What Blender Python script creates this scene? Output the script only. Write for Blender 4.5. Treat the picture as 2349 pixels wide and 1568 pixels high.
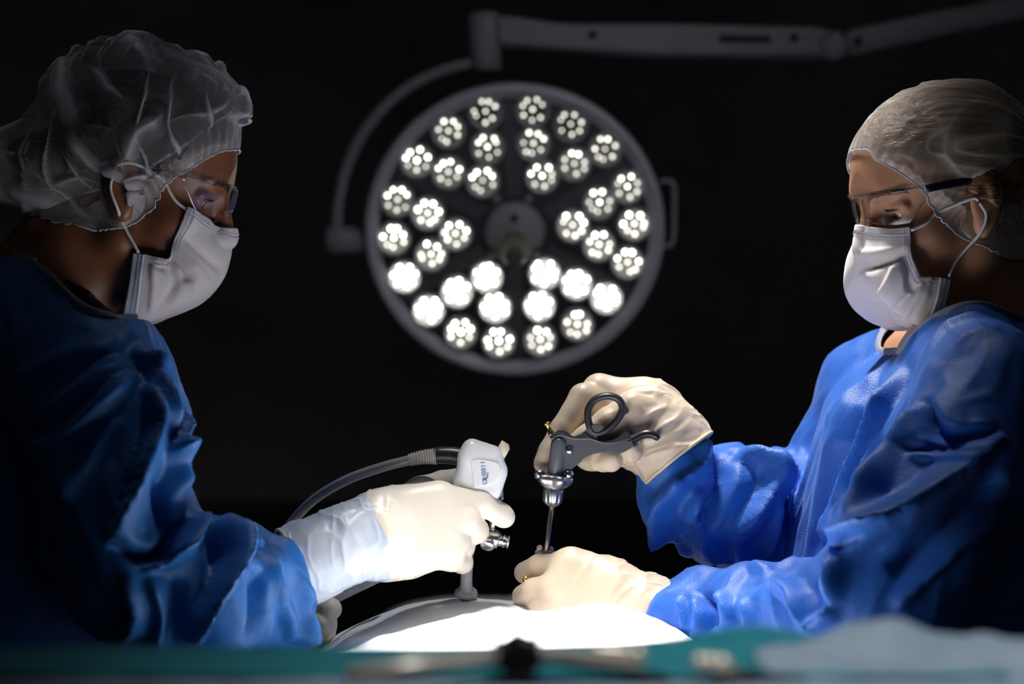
import bpy, bmesh, math
import numpy as np
from mathutils import Vector, Matrix

# ------------------------------------------------------------------ camera, world, lights, exposure
for o in list(bpy.data.objects):
    bpy.data.objects.remove(o)
SC = bpy.context.scene
COL = SC.collection
FPX, CX, CY, CAMY, CAMZ = 5526.0, 1174.5, 784.0, -2.6, 1.44
cd = bpy.data.cameras.new('camera'); cam = bpy.data.objects.new('camera', cd); COL.objects.link(cam)
cam.location = (0, CAMY, CAMZ); cam.rotation_euler = (math.pi / 2, 0, 0)
cd.sensor_width = 36.0; cd.lens = FPX / 2349.0 * 36.0; cd.clip_start = 0.05
cd.dof.use_dof = True; cd.dof.focus_distance = 2.56; cd.dof.aperture_fstop = cd.lens / 26.0
SC.camera = cam
wd = bpy.data.worlds.new('world'); SC.world = wd; wd.use_nodes = True
wd.node_tree.nodes['Background'].inputs[0].default_value = (0.55, 0.65, 1.0, 1)
wd.node_tree.nodes['Background'].inputs[1].default_value = 0.002
SC.view_settings.view_transform = 'Standard'; SC.view_settings.look = 'None'
SC.view_settings.gamma = 1.0; SC.view_settings.use_curve_mapping = False
SC.view_settings.exposure = 0.0

def spot(name, loc, target, power, angle, blend, radius, color):
    l = bpy.data.lights.new(name, 'SPOT'); l.energy = power; l.spot_size = math.radians(angle); l.spot_blend = blend
    l.shadow_soft_size = radius; l.color = color
    o = bpy.data.objects.new(name, l); COL.objects.link(o); o.location = loc
    o.rotation_euler = (Vector(target) - Vector(loc)).to_track_quat('-Z', 'Y').to_euler()
    return o
# the operating light above the table (out of frame), then fill spots added for tray, lamp and front
spot('operating_light', (-0.02, -0.30, 2.55), (0.03, -0.31, 1.15), 820, 20, 0.9, 0.09, (1.0, 0.96, 0.90))
spot('operating_light_rear', (0.08, 0.30, 2.65), (0.30, 0.08, 1.48), 150, 28, 1.0, 0.06, (1.0, 0.97, 0.93))
spot('operating_light_wide', (0.01, 0.04, 2.75), (0.05, -0.12, 1.2), 33, 43, 1.0, 0.09, (0.94, 0.96, 1.0))
spot('tray_fill', (0.24, -1.55, 2.75), (0.18, -1.12, 1.25), 80, 33, 1.0, 0.12, (1.0, 0.97, 0.92))  # added spot that brightens the tray and its tools, not a lamp of the room
spot('lamp_fill', (0.9, -0.6, 2.95), (0.03, 1.25, 1.62), 26, 30, 1.0, 0.3, (0.95, 0.95, 1.0))  # added spot, lifts the lamp housing and the wall behind it
spot('front_fill', (0.4, -2.3, 2.85), (0.05, 0.1, 1.35), 1.5, 60, 1.0, 0.3, (0.90, 0.94, 1.0))  # weak frontal fill added above the camera, stands for no real fixture

# ------------------------------------------------------------------ helpers
def P(px, py, y=0.0):
    d = (y - CAMY) / FPX
    return np.array([(px - CX) * d, y, CAMZ + (CY - py) * d])
def to_px(V):
    d = FPX / (V[:, 1] - CAMY)
    return np.stack([V[:, 0] * d + CX, CY - (V[:, 2] - CAMZ) * d], 1)
def PP(l): return [P(*q[:3]) for q in l]
def nrm(v): v = np.asarray(v, float); return v / np.linalg.norm(v)

def root_loc(p):
    l = np.zeros(3)
    while p is not None:
        l = l + np.array(p.location); p = p.parent
    return l
def mk(name, V, F, mat, parent=None, smooth=True, loc=None):
    """one mesh object out of world-space vertices"""
    me = bpy.data.meshes.new(name)
    V = np.asarray(V, dtype=np.float64)
    base = root_loc(parent) if parent is not None else (np.asarray(loc, float) if loc is not None else np.zeros(3))
    V = V - base
    if isinstance(F, np.ndarray):
        n, k = F.shape
        me.vertices.add(len(V)); me.vertices.foreach_set('co', V.astype(np.float32).ravel())
        me.loops.add(n * k); me.loops.foreach_set('vertex_index', F.astype(np.int32).ravel())
        me.polygons.add(n); me.polygons.foreach_set('loop_start', np.arange(0, n * k, k, dtype=np.int32))
        me.update(calc_edges=True)
    else:
        me.from_pydata([tuple(v) for v in V], [], [tuple(f) for f in F]); me.update()
    if smooth: me.polygons.foreach_set('use_smooth', np.ones(len(me.polygons), dtype=bool))
    o = bpy.data.objects.new(name, me); COL.objects.link(o)
    if mat is not None: me.materials.append(mat)
    if parent is not None: o.parent = parent
    else: o.location = base
    return o
def merge(parts):
    Vs, Fs, n = [], [], 0
    for V, F in parts:
        Vs.append(np.asarray(V)); Fs += [tuple(int(i) + n for i in f) for f in F]; n += len(V)
    return np.concatenate(Vs), Fs
def empty(name, loc, label, cat, group=None):
    o = bpy.data.objects.new(name, None); COL.objects.link(o); o.location = tuple(loc); o.empty_display_size = 0.05
    return tag(o, label, cat, group)
def tag(o, label=None, cat=None, group=None, kind=None):
    if label: o['label'] = label
    if cat: o['category'] = cat
    if group: o['group'] = group
    if kind: o['kind'] = kind
    return o
def mod_solid(o, t, off=0.0):
    m = o.modifiers.new('solid', 'SOLIDIFY'); m.thickness = t; m.offset = off; return o
def mod_sub(o, n=1):
    m = o.modifiers.new('sub', 'SUBSURF'); m.levels = n; m.render_levels = n; return o
def mod_bevel(o, w, seg=2):
    m = o.modifiers.new('bev', 'BEVEL'); m.width = w; m.segments = seg; m.limit_method = 'ANGLE'; m.angle_limit = math.radians(40)
    m.harden_normals = False; return o
def flat_auto(o, deg=35):
    me = o.data
    bm = bmesh.new(); bm.from_mesh(me)
    for e in bm.edges:
        if len(e.link_faces) == 2: e.smooth = e.calc_face_angle(0) < math.radians(deg)
    bm.to_mesh(me); bm.free(); return o

def catmull(pts, n, closed=False):
    p = np.asarray(pts, float); m = len(p)
    if closed: q = np.concatenate([p[-1:], p, p[:2]]); segs = m
    else: q = np.concatenate([2 * p[:1] - p[1:2], p, 2 * p[-1:] - p[-2:-1]]); segs = m - 1
    t = np.linspace(0, segs, n, endpoint=not closed)
    i = np.minimum(t.astype(int), segs - 1); f = (t - i)[:, None]
    a, b, c, d = q[i], q[i + 1], q[i + 2], q[i + 3]
    return 0.5 * (2 * b + (c - a) * f + (2 * a - 5 * b + 4 * c - d) * f ** 2 + (3 * b - a - 3 * c + d) * f ** 3)

def tube(pts, r, n=14, closed=False, flat=1.0, up=None):
    """swept tube; r scalar or per-point; flat squashes the second axis"""
    p = np.asarray(pts, float); m = len(p); r = np.broadcast_to(np.asarray(r, float), (m,))
    if closed: t = np.roll(p, -1, 0) - np.roll(p, 1, 0)
    else:
        t = np.empty_like(p); t[1:-1] = p[2:] - p[:-2]; t[0] = p[1] - p[0]; t[-1] = p[-1] - p[-2]
    ln = np.linalg.norm(t, axis=1); ln[ln < 1e-9] = 1; t = t / ln[:, None]
    a = np.array(up if up is not None else ((0, 1, 0) if abs(t[0][1]) < 0.8 else (1, 0, 0)), float)
    V = []
    for k in range(m):
        u = a - t[k] * np.dot(a, t[k]); u /= np.linalg.norm(u); a = u if up is None else a
        w = np.cross(t[k], u)
        ang = np.arange(n) * 2 * math.pi / n
        V.append(p[k] + r[k] * (np.cos(ang)[:, None] * u * flat + np.sin(ang)[:, None] * w))
    V = np.concatenate(V); F = []
    for k in range(m if closed else m - 1):
        for j in range(n):
            a0, a1 = k * n + j, k * n + (j + 1) % n; b0, b1 = ((k + 1) % m) * n + j, ((k + 1) % m) * n + (j + 1) % n
            F.append((a0, a1, b1, b0))
    if not closed:
        F.append(tuple(range(n - 1, -1, -1))); F.append(tuple((m - 1) * n + j for j in range(n)))
    return V, F
def lathe(a, b, prof, n=24):
    """profile [(t 0..1 along a->b, radius)] revolved about the axis a-b"""
    a = np.asarray(a, float); b = np.asarray(b, float); ax = nrm(b - a)
    u = nrm(np.cross(ax, (0, 1, 0.01) if abs(ax[1]) < 0.9 else (1, 0, 0))); w = np.cross(ax, u)
    ang = np.arange(n) * 2 * math.pi / n; ring = np.cos(ang)[:, None] * u + np.sin(ang)[:, None] * w
    V = np.concatenate([a + (b - a) * t + ring * max(r, 1e-5) for t, r in prof]); F = []
    for k in range(len(prof) - 1):
        for j in range(n): F.append((k * n + j, k * n + (j + 1) % n, (k + 1) * n + (j + 1) % n, (k + 1) * n + j))
    F.append(tuple(range(n - 1, -1, -1))); F.append(tuple((len(prof) - 1) * n + j for j in range(n)))
    return V, F
def boxm(c, half, R=None):
    c = np.asarray(c, float); h = np.asarray(half, float)
    s = np.array([(x, y, z) for x in (-1, 1) for y in (-1, 1) for z in (-1, 1)], float) * h
    if R is not None: s = s @ np.asarray(R).T
    F = [(0, 1, 3, 2), (4, 6, 7, 5), (0, 4, 5, 1), (2, 3, 7, 6), (0, 2, 6, 4), (1, 5, 7, 3)]
    return s + c, F
def plate(poly_px, y, th, smooth_n=None, holes=None):
    """polygon given on the picture, stood up as a plate of real thickness at depth y"""
    pts = np.array([P(a, b, y) for a, b in poly_px])
    if smooth_n: pts = catmull(pts, smooth_n, True)
    n = len(pts); off = np.array([0, th / 2, 0])
    V = np.concatenate([pts - off, pts + off])
    F = [tuple(range(n)), tuple(range(2 * n - 1, n - 1, -1))]
    F += [(i, (i + 1) % n + 0, (i + 1) % n + n, i + n)[::-1] for i in range(n)]
    return V, F
def fix_normals(o):
    bm = bmesh.new(); bm.from_mesh(o.data); bmesh.ops.recalc_face_normals(bm, faces=bm.faces); bm.to_mesh(o.data); bm.free(); return o

# ---- signed-distance modelling
class Field:
    def __init__(s, lo, hi, h):
        s.lo = np.asarray(lo, float); s.h = h
        s.n = np.ceil((np.asarray(hi, float) - s.lo) / h).astype(int) + 1
        s.ax = [(s.lo[i] + h * np.arange(s.n[i])).astype(np.float32) for i in range(3)]
        s.D = np.full(tuple(s.n), 1.0, np.float32)
    def add(s, prim, k=0.0, op='u'):
        f, b0, b1 = prim; pad = k + 4 * s.h
        i0 = np.maximum(np.floor((b0 - pad - s.lo) / s.h).astype(int), 0); i1 = np.minimum(np.ceil((b1 + pad - s.lo) / s.h).astype(int) + 1, s.n)
        if np.any(i1 <= i0): return s
        sl = tuple(slice(i0[i], i1[i]) for i in range(3))
        d = f(s.ax[0][sl[0]][:, None, None], s.ax[1][sl[1]][None, :, None], s.ax[2][sl[2]][None, None, :]).astype(np.float32)
        A = s.D[sl]
        if op == 'u':
            if k > 0: hh = np.maximum(k - np.abs(A - d), 0) / k; s.D[sl] = np.minimum(A, d) - hh * hh * k * 0.25
            else: s.D[sl] = np.minimum(A, d)
        else:
            d = -d
            if k > 0: hh = np.maximum(k - np.abs(A - d), 0) / k; s.D[sl] = np.maximum(A, d) + hh * hh * k * 0.25
            else: s.D[sl] = np.maximum(A, d)
        return s
    def mesh(s):
        D = s.D; D[0] = D[-1] = 1; D[:, 0] = D[:, -1] = 1; D[:, :, 0] = D[:, :, -1] = 1
        I = D < 0
        cnt = sum(I[a:I.shape[0] - 1 + a, b:I.shape[1] - 1 + b, c:I.shape[2] - 1 + c].astype(np.int8) for a in (0, 1) for b in (0, 1) for c in (0, 1))
        act = np.argwhere((cnt > 0) & (cnt < 8)); idx = -np.ones(cnt.shape, np.int32); idx[tuple(act.T)] = np.arange(len(act))
        pos = np.zeros((len(act), 3)); num = np.zeros(len(act))
        for c0 in [(a, b, c) for a in (0, 1) for b in (0, 1) for c in (0, 1)]:
            for axn in range(3):
                if c0[axn]: continue
                c1 = list(c0); c1[axn] = 1
                v0 = D[tuple((act + c0).T)]; v1 = D[tuple((act + c1).T)]
                x = (v0 < 0) != (v1 < 0); t = np.where(x, v0 / np.where(x, v0 - v1, 1), 0)
                p = np.tile(np.asarray(c0, float), (len(act), 1)); p[:, axn] += t
                pos += p * x[:, None]; num += x
        V = s.lo + s.h * (act + pos / num[:, None]); Fs = []
        for axn in range(3):
            a, b = [(1, 2), (2, 0), (0, 1)][axn]
            A = np.take(I, range(I.shape[axn] - 1), axn); B = np.take(I, range(1, I.shape[axn]), axn)
            e = np.argwhere(A != B); e = e[(e[:, a] > 0) & (e[:, b] > 0)]
            fl = A[tuple(e.T)]
            q = []
            for da, db in ((1, 1), (0, 1), (0, 0), (1, 0)):
                c = e.copy(); c[:, a] -= da; c[:, b] -= db; q.append(idx[tuple(c.T)])
            q = np.stack(q, 1); q[~fl] = q[~fl][:, ::-1]; Fs.append(q)
        return V, np.concatenate(Fs).astype(np.int32)
def sampler(f, copy=False):
    if copy:
        class G: pass
        g = G(); g.lo, g.h, g.n, g.D = f.lo, f.h, f.n, f.D.copy(); f = g
    def sample(p):
        q = (p - f.lo) / f.h; i = np.clip(np.floor(q).astype(int), 0, f.n - 2); w = np.clip(q - i, 0, 1); out = 0
        for a in (0, 1):
            for b in (0, 1):
                for c in (0, 1):
                    out = out + f.D[i[:, 0] + a, i[:, 1] + b, i[:, 2] + c] * (w[:, 0] if a else 1 - w[:, 0]) * (w[:, 1] if b else 1 - w[:, 1]) * (w[:, 2] if c else 1 - w[:, 2])
        return out
    return sample
def push_out(V, sample, gap, it=5):
    V = V.copy()
    for _ in range(it):
        d = sample(V); m = d < gap
        if not m.any(): break
        p = V[m]; e = 0.003; g = np.stack([sample(p + np.eye(3)[k] * e) - sample(p - np.eye(3)[k] * e) for k in range(3)], 1)
        g /= np.linalg.norm(g, axis=1, keepdims=True) + 1e-9; V[m] = p + g * np.minimum(gap - d[m], 0.006)[:, None]
    return V
def pull_to(V, sample, gap, it=6):
    V = V.copy(); e = 0.003
    for _ in range(it):
        d = sample(V); g = np.stack([sample(V + np.eye(3)[k] * e) - sample(V - np.eye(3)[k] * e) for k in range(3)], 1); g /= np.linalg.norm(g, axis=1, keepdims=True) + 1e-9
        V = V - g * np.clip(d - gap, -0.008, 0.008)[:, None]
    return V
def cone(a, b, ra, rb):
    a = np.asarray(a, float); b = np.asarray(b, float); ba = b - a; L = max(float(ba @ ba), 1e-12)
    def f(X, Y, Z):
        t = np.clip(((X - a[0]) * ba[0] + (Y - a[1]) * ba[1] + (Z - a[2]) * ba[2]) / L, 0, 1)
        return np.sqrt((X - a[0] - t * ba[0]) ** 2 + (Y - a[1] - t * ba[1]) ** 2 + (Z - a[2] - t * ba[2]) ** 2) - (ra + (rb - ra) * t)
    return f, np.minimum(a - ra, b - rb), np.maximum(a + ra, b + rb)
def ell(c, r, R=None):
    c = np.asarray(c, float); r = np.asarray(r, float); R = np.eye(3) if R is None else np.asarray(R)
    def f(X, Y, Z):
        q = [((X - c[0]) * R[0, i] + (Y - c[1]) * R[1, i] + (Z - c[2]) * R[2, i]) for i in range(3)]
        k0 = np.sqrt(sum((q[i] / r[i]) ** 2 for i in range(3))); k1 = np.sqrt(sum((q[i] / r[i] ** 2) ** 2 for i in range(3))) + 1e-9
        return k0 * (k0 - 1) / k1
    m = np.sqrt(((R * r) ** 2).sum(1))
    return f, c - m, c + m
def rbox(c, half, rad, R=None):
    c = np.asarray(c, float); hf = np.asarray(half, float) - rad; R = np.eye(3) if R is None else np.asarray(R)
    def f(X, Y, Z):
        q = [np.abs((X - c[0]) * R[0, i] + (Y - c[1]) * R[1, i] + (Z - c[2]) * R[2, i]) - hf[i] for i in range(3)]
        o = np.sqrt(sum(np.maximum(v, 0) ** 2 for v in q)); return o + np.minimum(np.maximum(np.maximum(q[0], q[1]), q[2]), 0) - rad
    m = (np.abs(R) * (hf + rad)).sum(1)
    return f, c - m, c + m
def loft(rows):
    """vertical stack of ellipses: rows of (z, cx, cy, a, b), ascending z"""
    r = np.array(sorted(rows), float)
    def f(X, Y, Z):
        z = Z.ravel(); g = [np.interp(z, r[:, 0], r[:, i])[None, None, :].astype(np.float32) for i in (1, 2, 3, 4)]
        k = np.sqrt(((X - g[0]) / g[2]) ** 2 + ((Y - g[1]) / g[3]) ** 2)
        d = (k - 1) * np.minimum(g[2], g[3])
        return np.maximum(d, np.maximum(r[0, 0] - Z, Z - r[-1, 0]))
    lo = np.array([(r[:, 1] - r[:, 3]).min(), (r[:, 2] - r[:, 4]).min(), r[0, 0]]); hi = np.array([(r[:, 1] + r[:, 3]).max(), (r[:, 2] + r[:, 4]).max(), r[-1, 0]])
    return f, lo, hi
def chain(fl, pts, k):
    """pts: (x, y, z, r) world"""
    for a, b in zip(pts[:-1], pts[1:]): fl.add(cone(a[:3], b[:3], a[3], b[3]), k)
def cpx(l):
    return [np.append(P(a, b, y), r) for a, b, y, r in l]

# ---- noise and cloth
def vnoise(p, seed=0):
    """smooth value noise in [-1,1], vectorised"""
    p = np.asarray(p, float); i = np.floor(p).astype(np.int64); f = p - i; f = f * f * (3 - 2 * f)
    out = 0
    for a in (0, 1):
        for b in (0, 1):
            for c in (0, 1):
                h = ((i[:, 0] + a) * 374761393 + (i[:, 1] + b) * 668265263 + (i[:, 2] + c) * 2147483647 + seed * 974711) & 0xffffffff
                h = ((h ^ (h >> 13)) * 1274126177) & 0xffffffff; h = h ^ (h >> 16)
                w = (f[:, 0] if a else 1 - f[:, 0]) * (f[:, 1] if b else 1 - f[:, 1]) * (f[:, 2] if c else 1 - f[:, 2])
                out = out + w * ((h % 65536) / 32767.5 - 1)
    return out
def fbm(p, seed=0, o=3):
    return sum(vnoise(np.asarray(p) * 2 ** k, seed + k) / 2 ** k for k in range(o))
def ridged(p, seed=0, o=2, sharp=1.0):
    out = 0; a = 1.0; q = np.asarray(p, float)
    for k in range(o):
        out = out + a * (np.clip(1 - np.abs(vnoise(q, seed + k)) * 2.4, 0, 1) ** sharp); q = q * 1.9 + 3.1; a *= 0.45
    return out
def along(p, t, f):
    """coordinates squeezed along the direction the folds run in"""
    return p - f * np.einsum('ij,ij->i', p, t)[:, None] * t
def vnormals(V, Q):
    n = np.cross(V[Q[:, 2]] - V[Q[:, 0]], V[Q[:, 3]] - V[Q[:, 1]])
    N = np.stack([np.bincount(Q.ravel(), np.repeat(n[:, i], 4), len(V)) for i in range(3)], 1)
    return N / (np.linalg.norm(N, axis=1, keepdims=True) + 1e-12)
def edges_of(Q):
    e = np.concatenate([Q[:, [0, 1]], Q[:, [1, 2]], Q[:, [2, 3]], Q[:, [3, 0]]]); e.sort(1)
    return np.unique(e, axis=0)
def smooth(V, Q, it=4, f=0.5, pin=None):
    E = edges_of(Q); i, j = E.T; val = np.bincount(E.ravel(), minlength=len(V))[:, None]; V = V.copy()
    for _ in range(it):
        s = np.stack([np.bincount(i, V[j, c], len(V)) + np.bincount(j, V[i, c], len(V)) for c in range(3)], 1) / val
        d = f * (s - V)
        if pin is not None: d[pin] = 0
        V += d
    return V
def buckle(V0, Q, grow, iters=80, ka=0.02, kb=0.35, amp=0.002, freq=25.0, seed=1, w=None, pin=None):
    """cloth: edges are longer than the form beneath; the surface buckles into folds, held loosely to the form"""
    E = edges_of(Q); dg = np.concatenate([Q[:, [0, 2]], Q[:, [1, 3]]]); A = np.concatenate([E, dg]); i, j = A.T; nv = len(V0)
    d0 = V0[j] - V0[i]; L0 = np.linalg.norm(d0, axis=1) + 1e-9
    rest = L0 * grow(0.5 * (V0[i] + V0[j]), d0 / L0[:, None])
    valA = np.bincount(A.ravel(), minlength=nv)[:, None]; ei, ej = E.T; valE = np.bincount(E.ravel(), minlength=nv)[:, None]
    N = vnormals(V0, Q); ww = np.ones(nv) if w is None else w
    V = V0 + N * (amp * fbm(V0 * freq, seed) * ww)[:, None]
    acc = lambda a, b, X: np.stack([np.bincount(a, X[:, c], nv) - np.bincount(b, X[:, c], nv) for c in range(3)], 1)
    lap = lambda X: np.stack([np.bincount(ei, X[ej, c], nv) + np.bincount(ej, X[ei, c], nv) for c in range(3)], 1) / valE - X
    for it in range(iters):
        d = V[j] - V[i]; L = np.linalg.norm(d, axis=1) + 1e-9
        c = d * (0.5 * (L - rest) / L)[:, None]
        V = V + acc(i, j, c) / valA * 2.6
        U = V - V0; b = lap(U); V = V - kb * lap(b)
        a = (ka * (V0 - V))
        V = V + a
        if pin is not None: V[pin] = V0[pin]
    return V
def crease(V, N, lines, face=0.05, Q=None):
    """ridges and valleys along lines marked on the side of the cloth that faces the room's front: (points, half width px, height m)"""
    if Q is not None: N = smooth(N, Q, 10, 0.7); N = N / (np.linalg.norm(N, axis=1, keepdims=True) + 1e-9)
    px = to_px(V); out = np.zeros(len(V)); fac = np.clip((-N[:, 1] - face) / 0.4, 0, 1)
    for ln in lines:
        pts, wpx, hgt = ln[:3]; side = ln[3] if len(ln) > 3 else 0
        p = np.asarray(pts, float); p = catmull(p, 4 * len(p)) if len(p) > 2 else p
        best = np.full(len(V), 1e9); tt = np.zeros(len(V)); sg = np.zeros(len(V))
        tot = np.linalg.norm(np.diff(p, axis=0), axis=1); cum = np.append(0, np.cumsum(tot))
        for k in range(len(p) - 1):
            ba = p[k + 1] - p[k]; t = np.clip(((px - p[k]) @ ba) / (ba @ ba), 0, 1); rel = px - p[k] - t[:, None] * ba
            d = np.linalg.norm(rel, axis=1); m = d < best
            best[m] = d[m]; tt[m] = (cum[k] + t[m] * tot[k]) / cum[-1]; sg[m] = np.sign(rel[m] @ np.array([-ba[1], ba[0]]))
        taper = np.clip(np.minimum(tt, 1 - tt) * 5, 0.0, 1) ** 0.5
        w = np.where(sg * side > 0, max(wpx * 0.4, 11), wpx * (1.0 if side == 0 else 1.7))
        out += 1.8 * hgt * np.clip(1 - best / w, 0, 1) ** 1.15 * taper
    out = out * fac
    if Q is not None: out = smooth(np.repeat(out[:, None], 3, 1), Q, 1, 0.5)[:, 0]
    return V + N * out[:, None]
def poly_quads(V, Q): return V, Q

# ------------------------------------------------------------------ materials
def gown_mat(name, c1, c2):
    m = add_noise_colour(material(name, c1, 0.52, spec=0.42, sheen=0.1), c2, 40); n, l, b = nodes(m)
    tc = n.new('ShaderNodeTexCoord'); mp = n.new('ShaderNodeMapping'); mp.inputs['Scale'].default_value = (1.6, 1.0, 0.55); mp.inputs['Rotation'].default_value = (0, 0.4, 0); l.new(tc.outputs['Object'], mp.inputs[0])
    t1 = n.new('ShaderNodeTexNoise'); t1.noise_type = 'RIDGED_MULTIFRACTAL'; t1.inputs['Scale'].default_value = 20; t1.inputs['Detail'].default_value = 2; l.new(mp.outputs[0], t1.inputs['Vector'])
    b1 = n.new('ShaderNodeBump'); b1.inputs['Strength'].default_value = 0.7; b1.inputs['Distance'].default_value = 0.004; l.new(t1.outputs['Fac'], b1.inputs['Height'])
    t2 = n.new('ShaderNodeTexVoronoi'); t2.inputs['Scale'].default_value = 620; l.new(tc.outputs['Object'], t2.inputs['Vector'])
    b2 = n.new('ShaderNodeBump'); b2.inputs['Strength'].default_value = 0.35; b2.inputs['Distance'].default_value = 0.0008; l.new(t2.outputs['Distance'], b2.inputs['Height']); l.new(b1.outputs[0], b2.inputs['Normal'])
    l.new(b2.outputs[0], b.inputs['Normal']); return m
def material(name, col, rough=0.5, metal=0.0, **kw):
    m = bpy.data.materials.new(name); m.use_nodes = True; b = m.node_tree.nodes['Principled BSDF']
    b.inputs['Base Color'].default_value = (*col, 1); b.inputs['Roughness'].default_value = rough; b.inputs['Metallic'].default_value = metal
    for k, v in kw.items():
        nm = {'spec': 'Specular IOR Level', 'sss': 'Subsurface Weight', 'trans': 'Transmission Weight', 'ior': 'IOR', 'coat': 'Coat Weight',
              'sheen': 'Sheen Weight', 'alpha': 'Alpha', 'emit': 'Emission Strength'}.get(k)
        if nm: b.inputs[nm].default_value = v
    if 'sss' in kw:
        b.inputs['Subsurface Radius'].default_value = kw.get('sss_r', (1, 0.4, 0.25)); b.inputs['Subsurface Scale'].default_value = kw.get('sss_s', 0.006)
    if 'ecol' in kw: b.inputs['Emission Color'].default_value = (*kw['ecol'], 1)
    return m
def nodes(m): return m.node_tree.nodes, m.node_tree.links, m.node_tree.nodes['Principled BSDF']
def add_noise_colour(m, col2, scale=20, detail=4, lo=0.35, hi=0.65, coord='Object', stretch=None):
    n, l, b = nodes(m); c1 = tuple(b.inputs['Base Color'].default_value)
    tc = n.new('ShaderNodeTexCoord'); t = n.new('ShaderNodeTexNoise'); t.inputs['Scale'].default_value = scale; t.inputs['Detail'].default_value = detail
    src = tc.outputs[coord]
    if stretch:
        mp = n.new('ShaderNodeMapping'); mp.inputs['Scale'].default_value = stretch; l.new(src, mp.inputs[0]); src = mp.outputs[0]
    l.new(src, t.inputs['Vector'])
    r = n.new('ShaderNodeValToRGB'); r.color_ramp.elements[0].position = lo; r.color_ramp.elements[1].position = hi
    r.color_ramp.elements[0].color = c1; r.color_ramp.elements[1].color = (*col2, 1)
    l.new(t.outputs['Fac'], r.inputs[0]); l.new(r.outputs[0], b.inputs['Base Color']); return m
def add_bump(m, scale, strength, dist=0.001, kind='noise', stretch=None, detail=3):
    n, l, b = nodes(m); tc = n.new('ShaderNodeTexCoord'); src = tc.outputs['Object']
    if stretch:
        mp = n.new('ShaderNodeMapping'); mp.inputs['Scale'].default_value = stretch; l.new(src, mp.inputs[0]); src = mp.outputs[0]
    if kind == 'noise':
        t = n.new('ShaderNodeTexNoise'); t.inputs['Detail'].default_value = detail; out = t.outputs['Fac']
    else:
        t = n.new('ShaderNodeTexVoronoi'); out = t.outputs['Distance']
    t.inputs['Scale'].default_value = scale; l.new(src, t.inputs['Vector'])
    bp = n.new('ShaderNodeBump'); bp.inputs['Strength'].default_value = strength; bp.inputs['Distance'].default_value = dist
    l.new(out, bp.inputs['Height']); l.new(bp.outputs[0], b.inputs['Normal']); return m

M = {}
M['wall'] = add_noise_colour(material('dark wall paint', (0.42, 0.40, 0.39), 0.8), (0.46, 0.44, 0.43), 3)
M['floor'] = add_noise_colour(material('dark vinyl floor', (0.05, 0.052, 0.055), 0.4), (0.06, 0.062, 0.066), 8)
M['gown_l'] = gown_mat('blue nonwoven gown', (0.003, 0.100, 0.37), (0.004, 0.122, 0.42))
M['gown_r'] = gown_mat('royal blue nonwoven gown', (0.009, 0.098, 0.46), (0.013, 0.12, 0.52))
M['binding'] = material('neck binding', (0.25, 0.28, 0.36), 0.7)
M['glove_l'] = add_bump(material('white latex glove', (0.80, 0.74, 0.64), 0.42, sss=0.25, sss_r=(1, .7, .45), sss_s=0.004), 120, 0.15, 0.001)
M['glove_r'] = add_bump(material('cream latex glove', (0.72, 0.58, 0.44), 0.42, sss=0.25, sss_r=(1, .6, .35), sss_s=0.004), 120, 0.15, 0.001)
M['glove_cuff'] = add_bump(add_noise_colour(material('latex stretched over blue sleeve', (0.44, 0.50, 0.62), 0.42, sss=0.15, sss_s=0.003), (0.58, 0.62, 0.70), 30), 120, 0.15, 0.001)
M['rim'] = material('rolled glove rim', (0.78, 0.62, 0.36), 0.45)
M['skin_l'] = add_bump(add_noise_colour(material('deep brown skin', (0.20, 0.075, 0.036), 0.42, sss=0.3, sss_s=0.004), (0.26, 0.10, 0.05), 30), 250, 0.2, 0.0006)
M['skin_r'] = add_bump(add_noise_colour(material('tan skin', (0.50, 0.25, 0.15), 0.45, sss=0.3, sss_s=0.005), (0.56, 0.30, 0.18), 30), 250, 0.2, 0.0006)
M['hair_l'] = add_bump(material('black brown hair', (0.018, 0.009, 0.006), 0.5), 60, 0.8, 0.003, stretch=(1, 8, 1))
M['hair_r'] = add_bump(add_noise_colour(material('light brown hair', (0.12, 0.06, 0.025), 0.42), (0.32, 0.19, 0.09), 18, stretch=(1, 6, 10)), 40, 0.9, 0.003, stretch=(1, 8, 8))
M['lash'] = material('dark lashes', (0.01, 0.007, 0.005), 0.6)
M['brow_r'] = material('brown brow hair', (0.12, 0.06, 0.03), 0.7)
def mask_mat():
    m = add_bump(material('pleated mask fabric', (0.90, 0.80, 0.81), 0.75, sss=0.2, sss_s=0.003, sheen=0.2), 700, 0.25, 0.0005, 'voronoi'); return m
M['mask'] = mask_mat()
M['hem'] = add_bump(material('pale blue mask hem', (0.66, 0.72, 0.86), 0.75), 700, 0.2, 0.0005, 'voronoi')
M['stitch'] = material('mask weld dots', (0.38, 0.40, 0.50), 0.8)
M['loop'] = add_bump(material('white elastic cord', (0.72, 0.74, 0.76), 0.8), 900, 0.6, 0.0008)
M['drape'] = add_bump(add_noise_colour(material('white surgical drape', (0.80, 0.83, 0.88), 0.8), (0.85, 0.88, 0.92), 25), 60, 0.25, 0.003)
M['teal'] = add_noise_colour(material('teal surgical towel', (0.006, 0.17, 0.225), 0.85), (0.008, 0.20, 0.26), 60)
M['paleblue'] = add_bump(add_noise_colour(material('pale blue wrap', (0.20, 0.28, 0.38), 0.85), (0.27, 0.35, 0.45), 25), 90, 0.4, 0.003)
M['steel'] = material('brushed steel', (0.62, 0.61, 0.60), 0.25, 1.0)
M['steel_dull'] = material('dull steel', (0.42, 0.42, 0.43), 0.38, 1.0)
M['satin'] = material('satin steel', (0.78, 0.73, 0.66), 0.32, 0.35)
M['shaft'] = material('bronze sheen shaft', (0.42, 0.34, 0.30), 0.32, 1.0)
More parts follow.
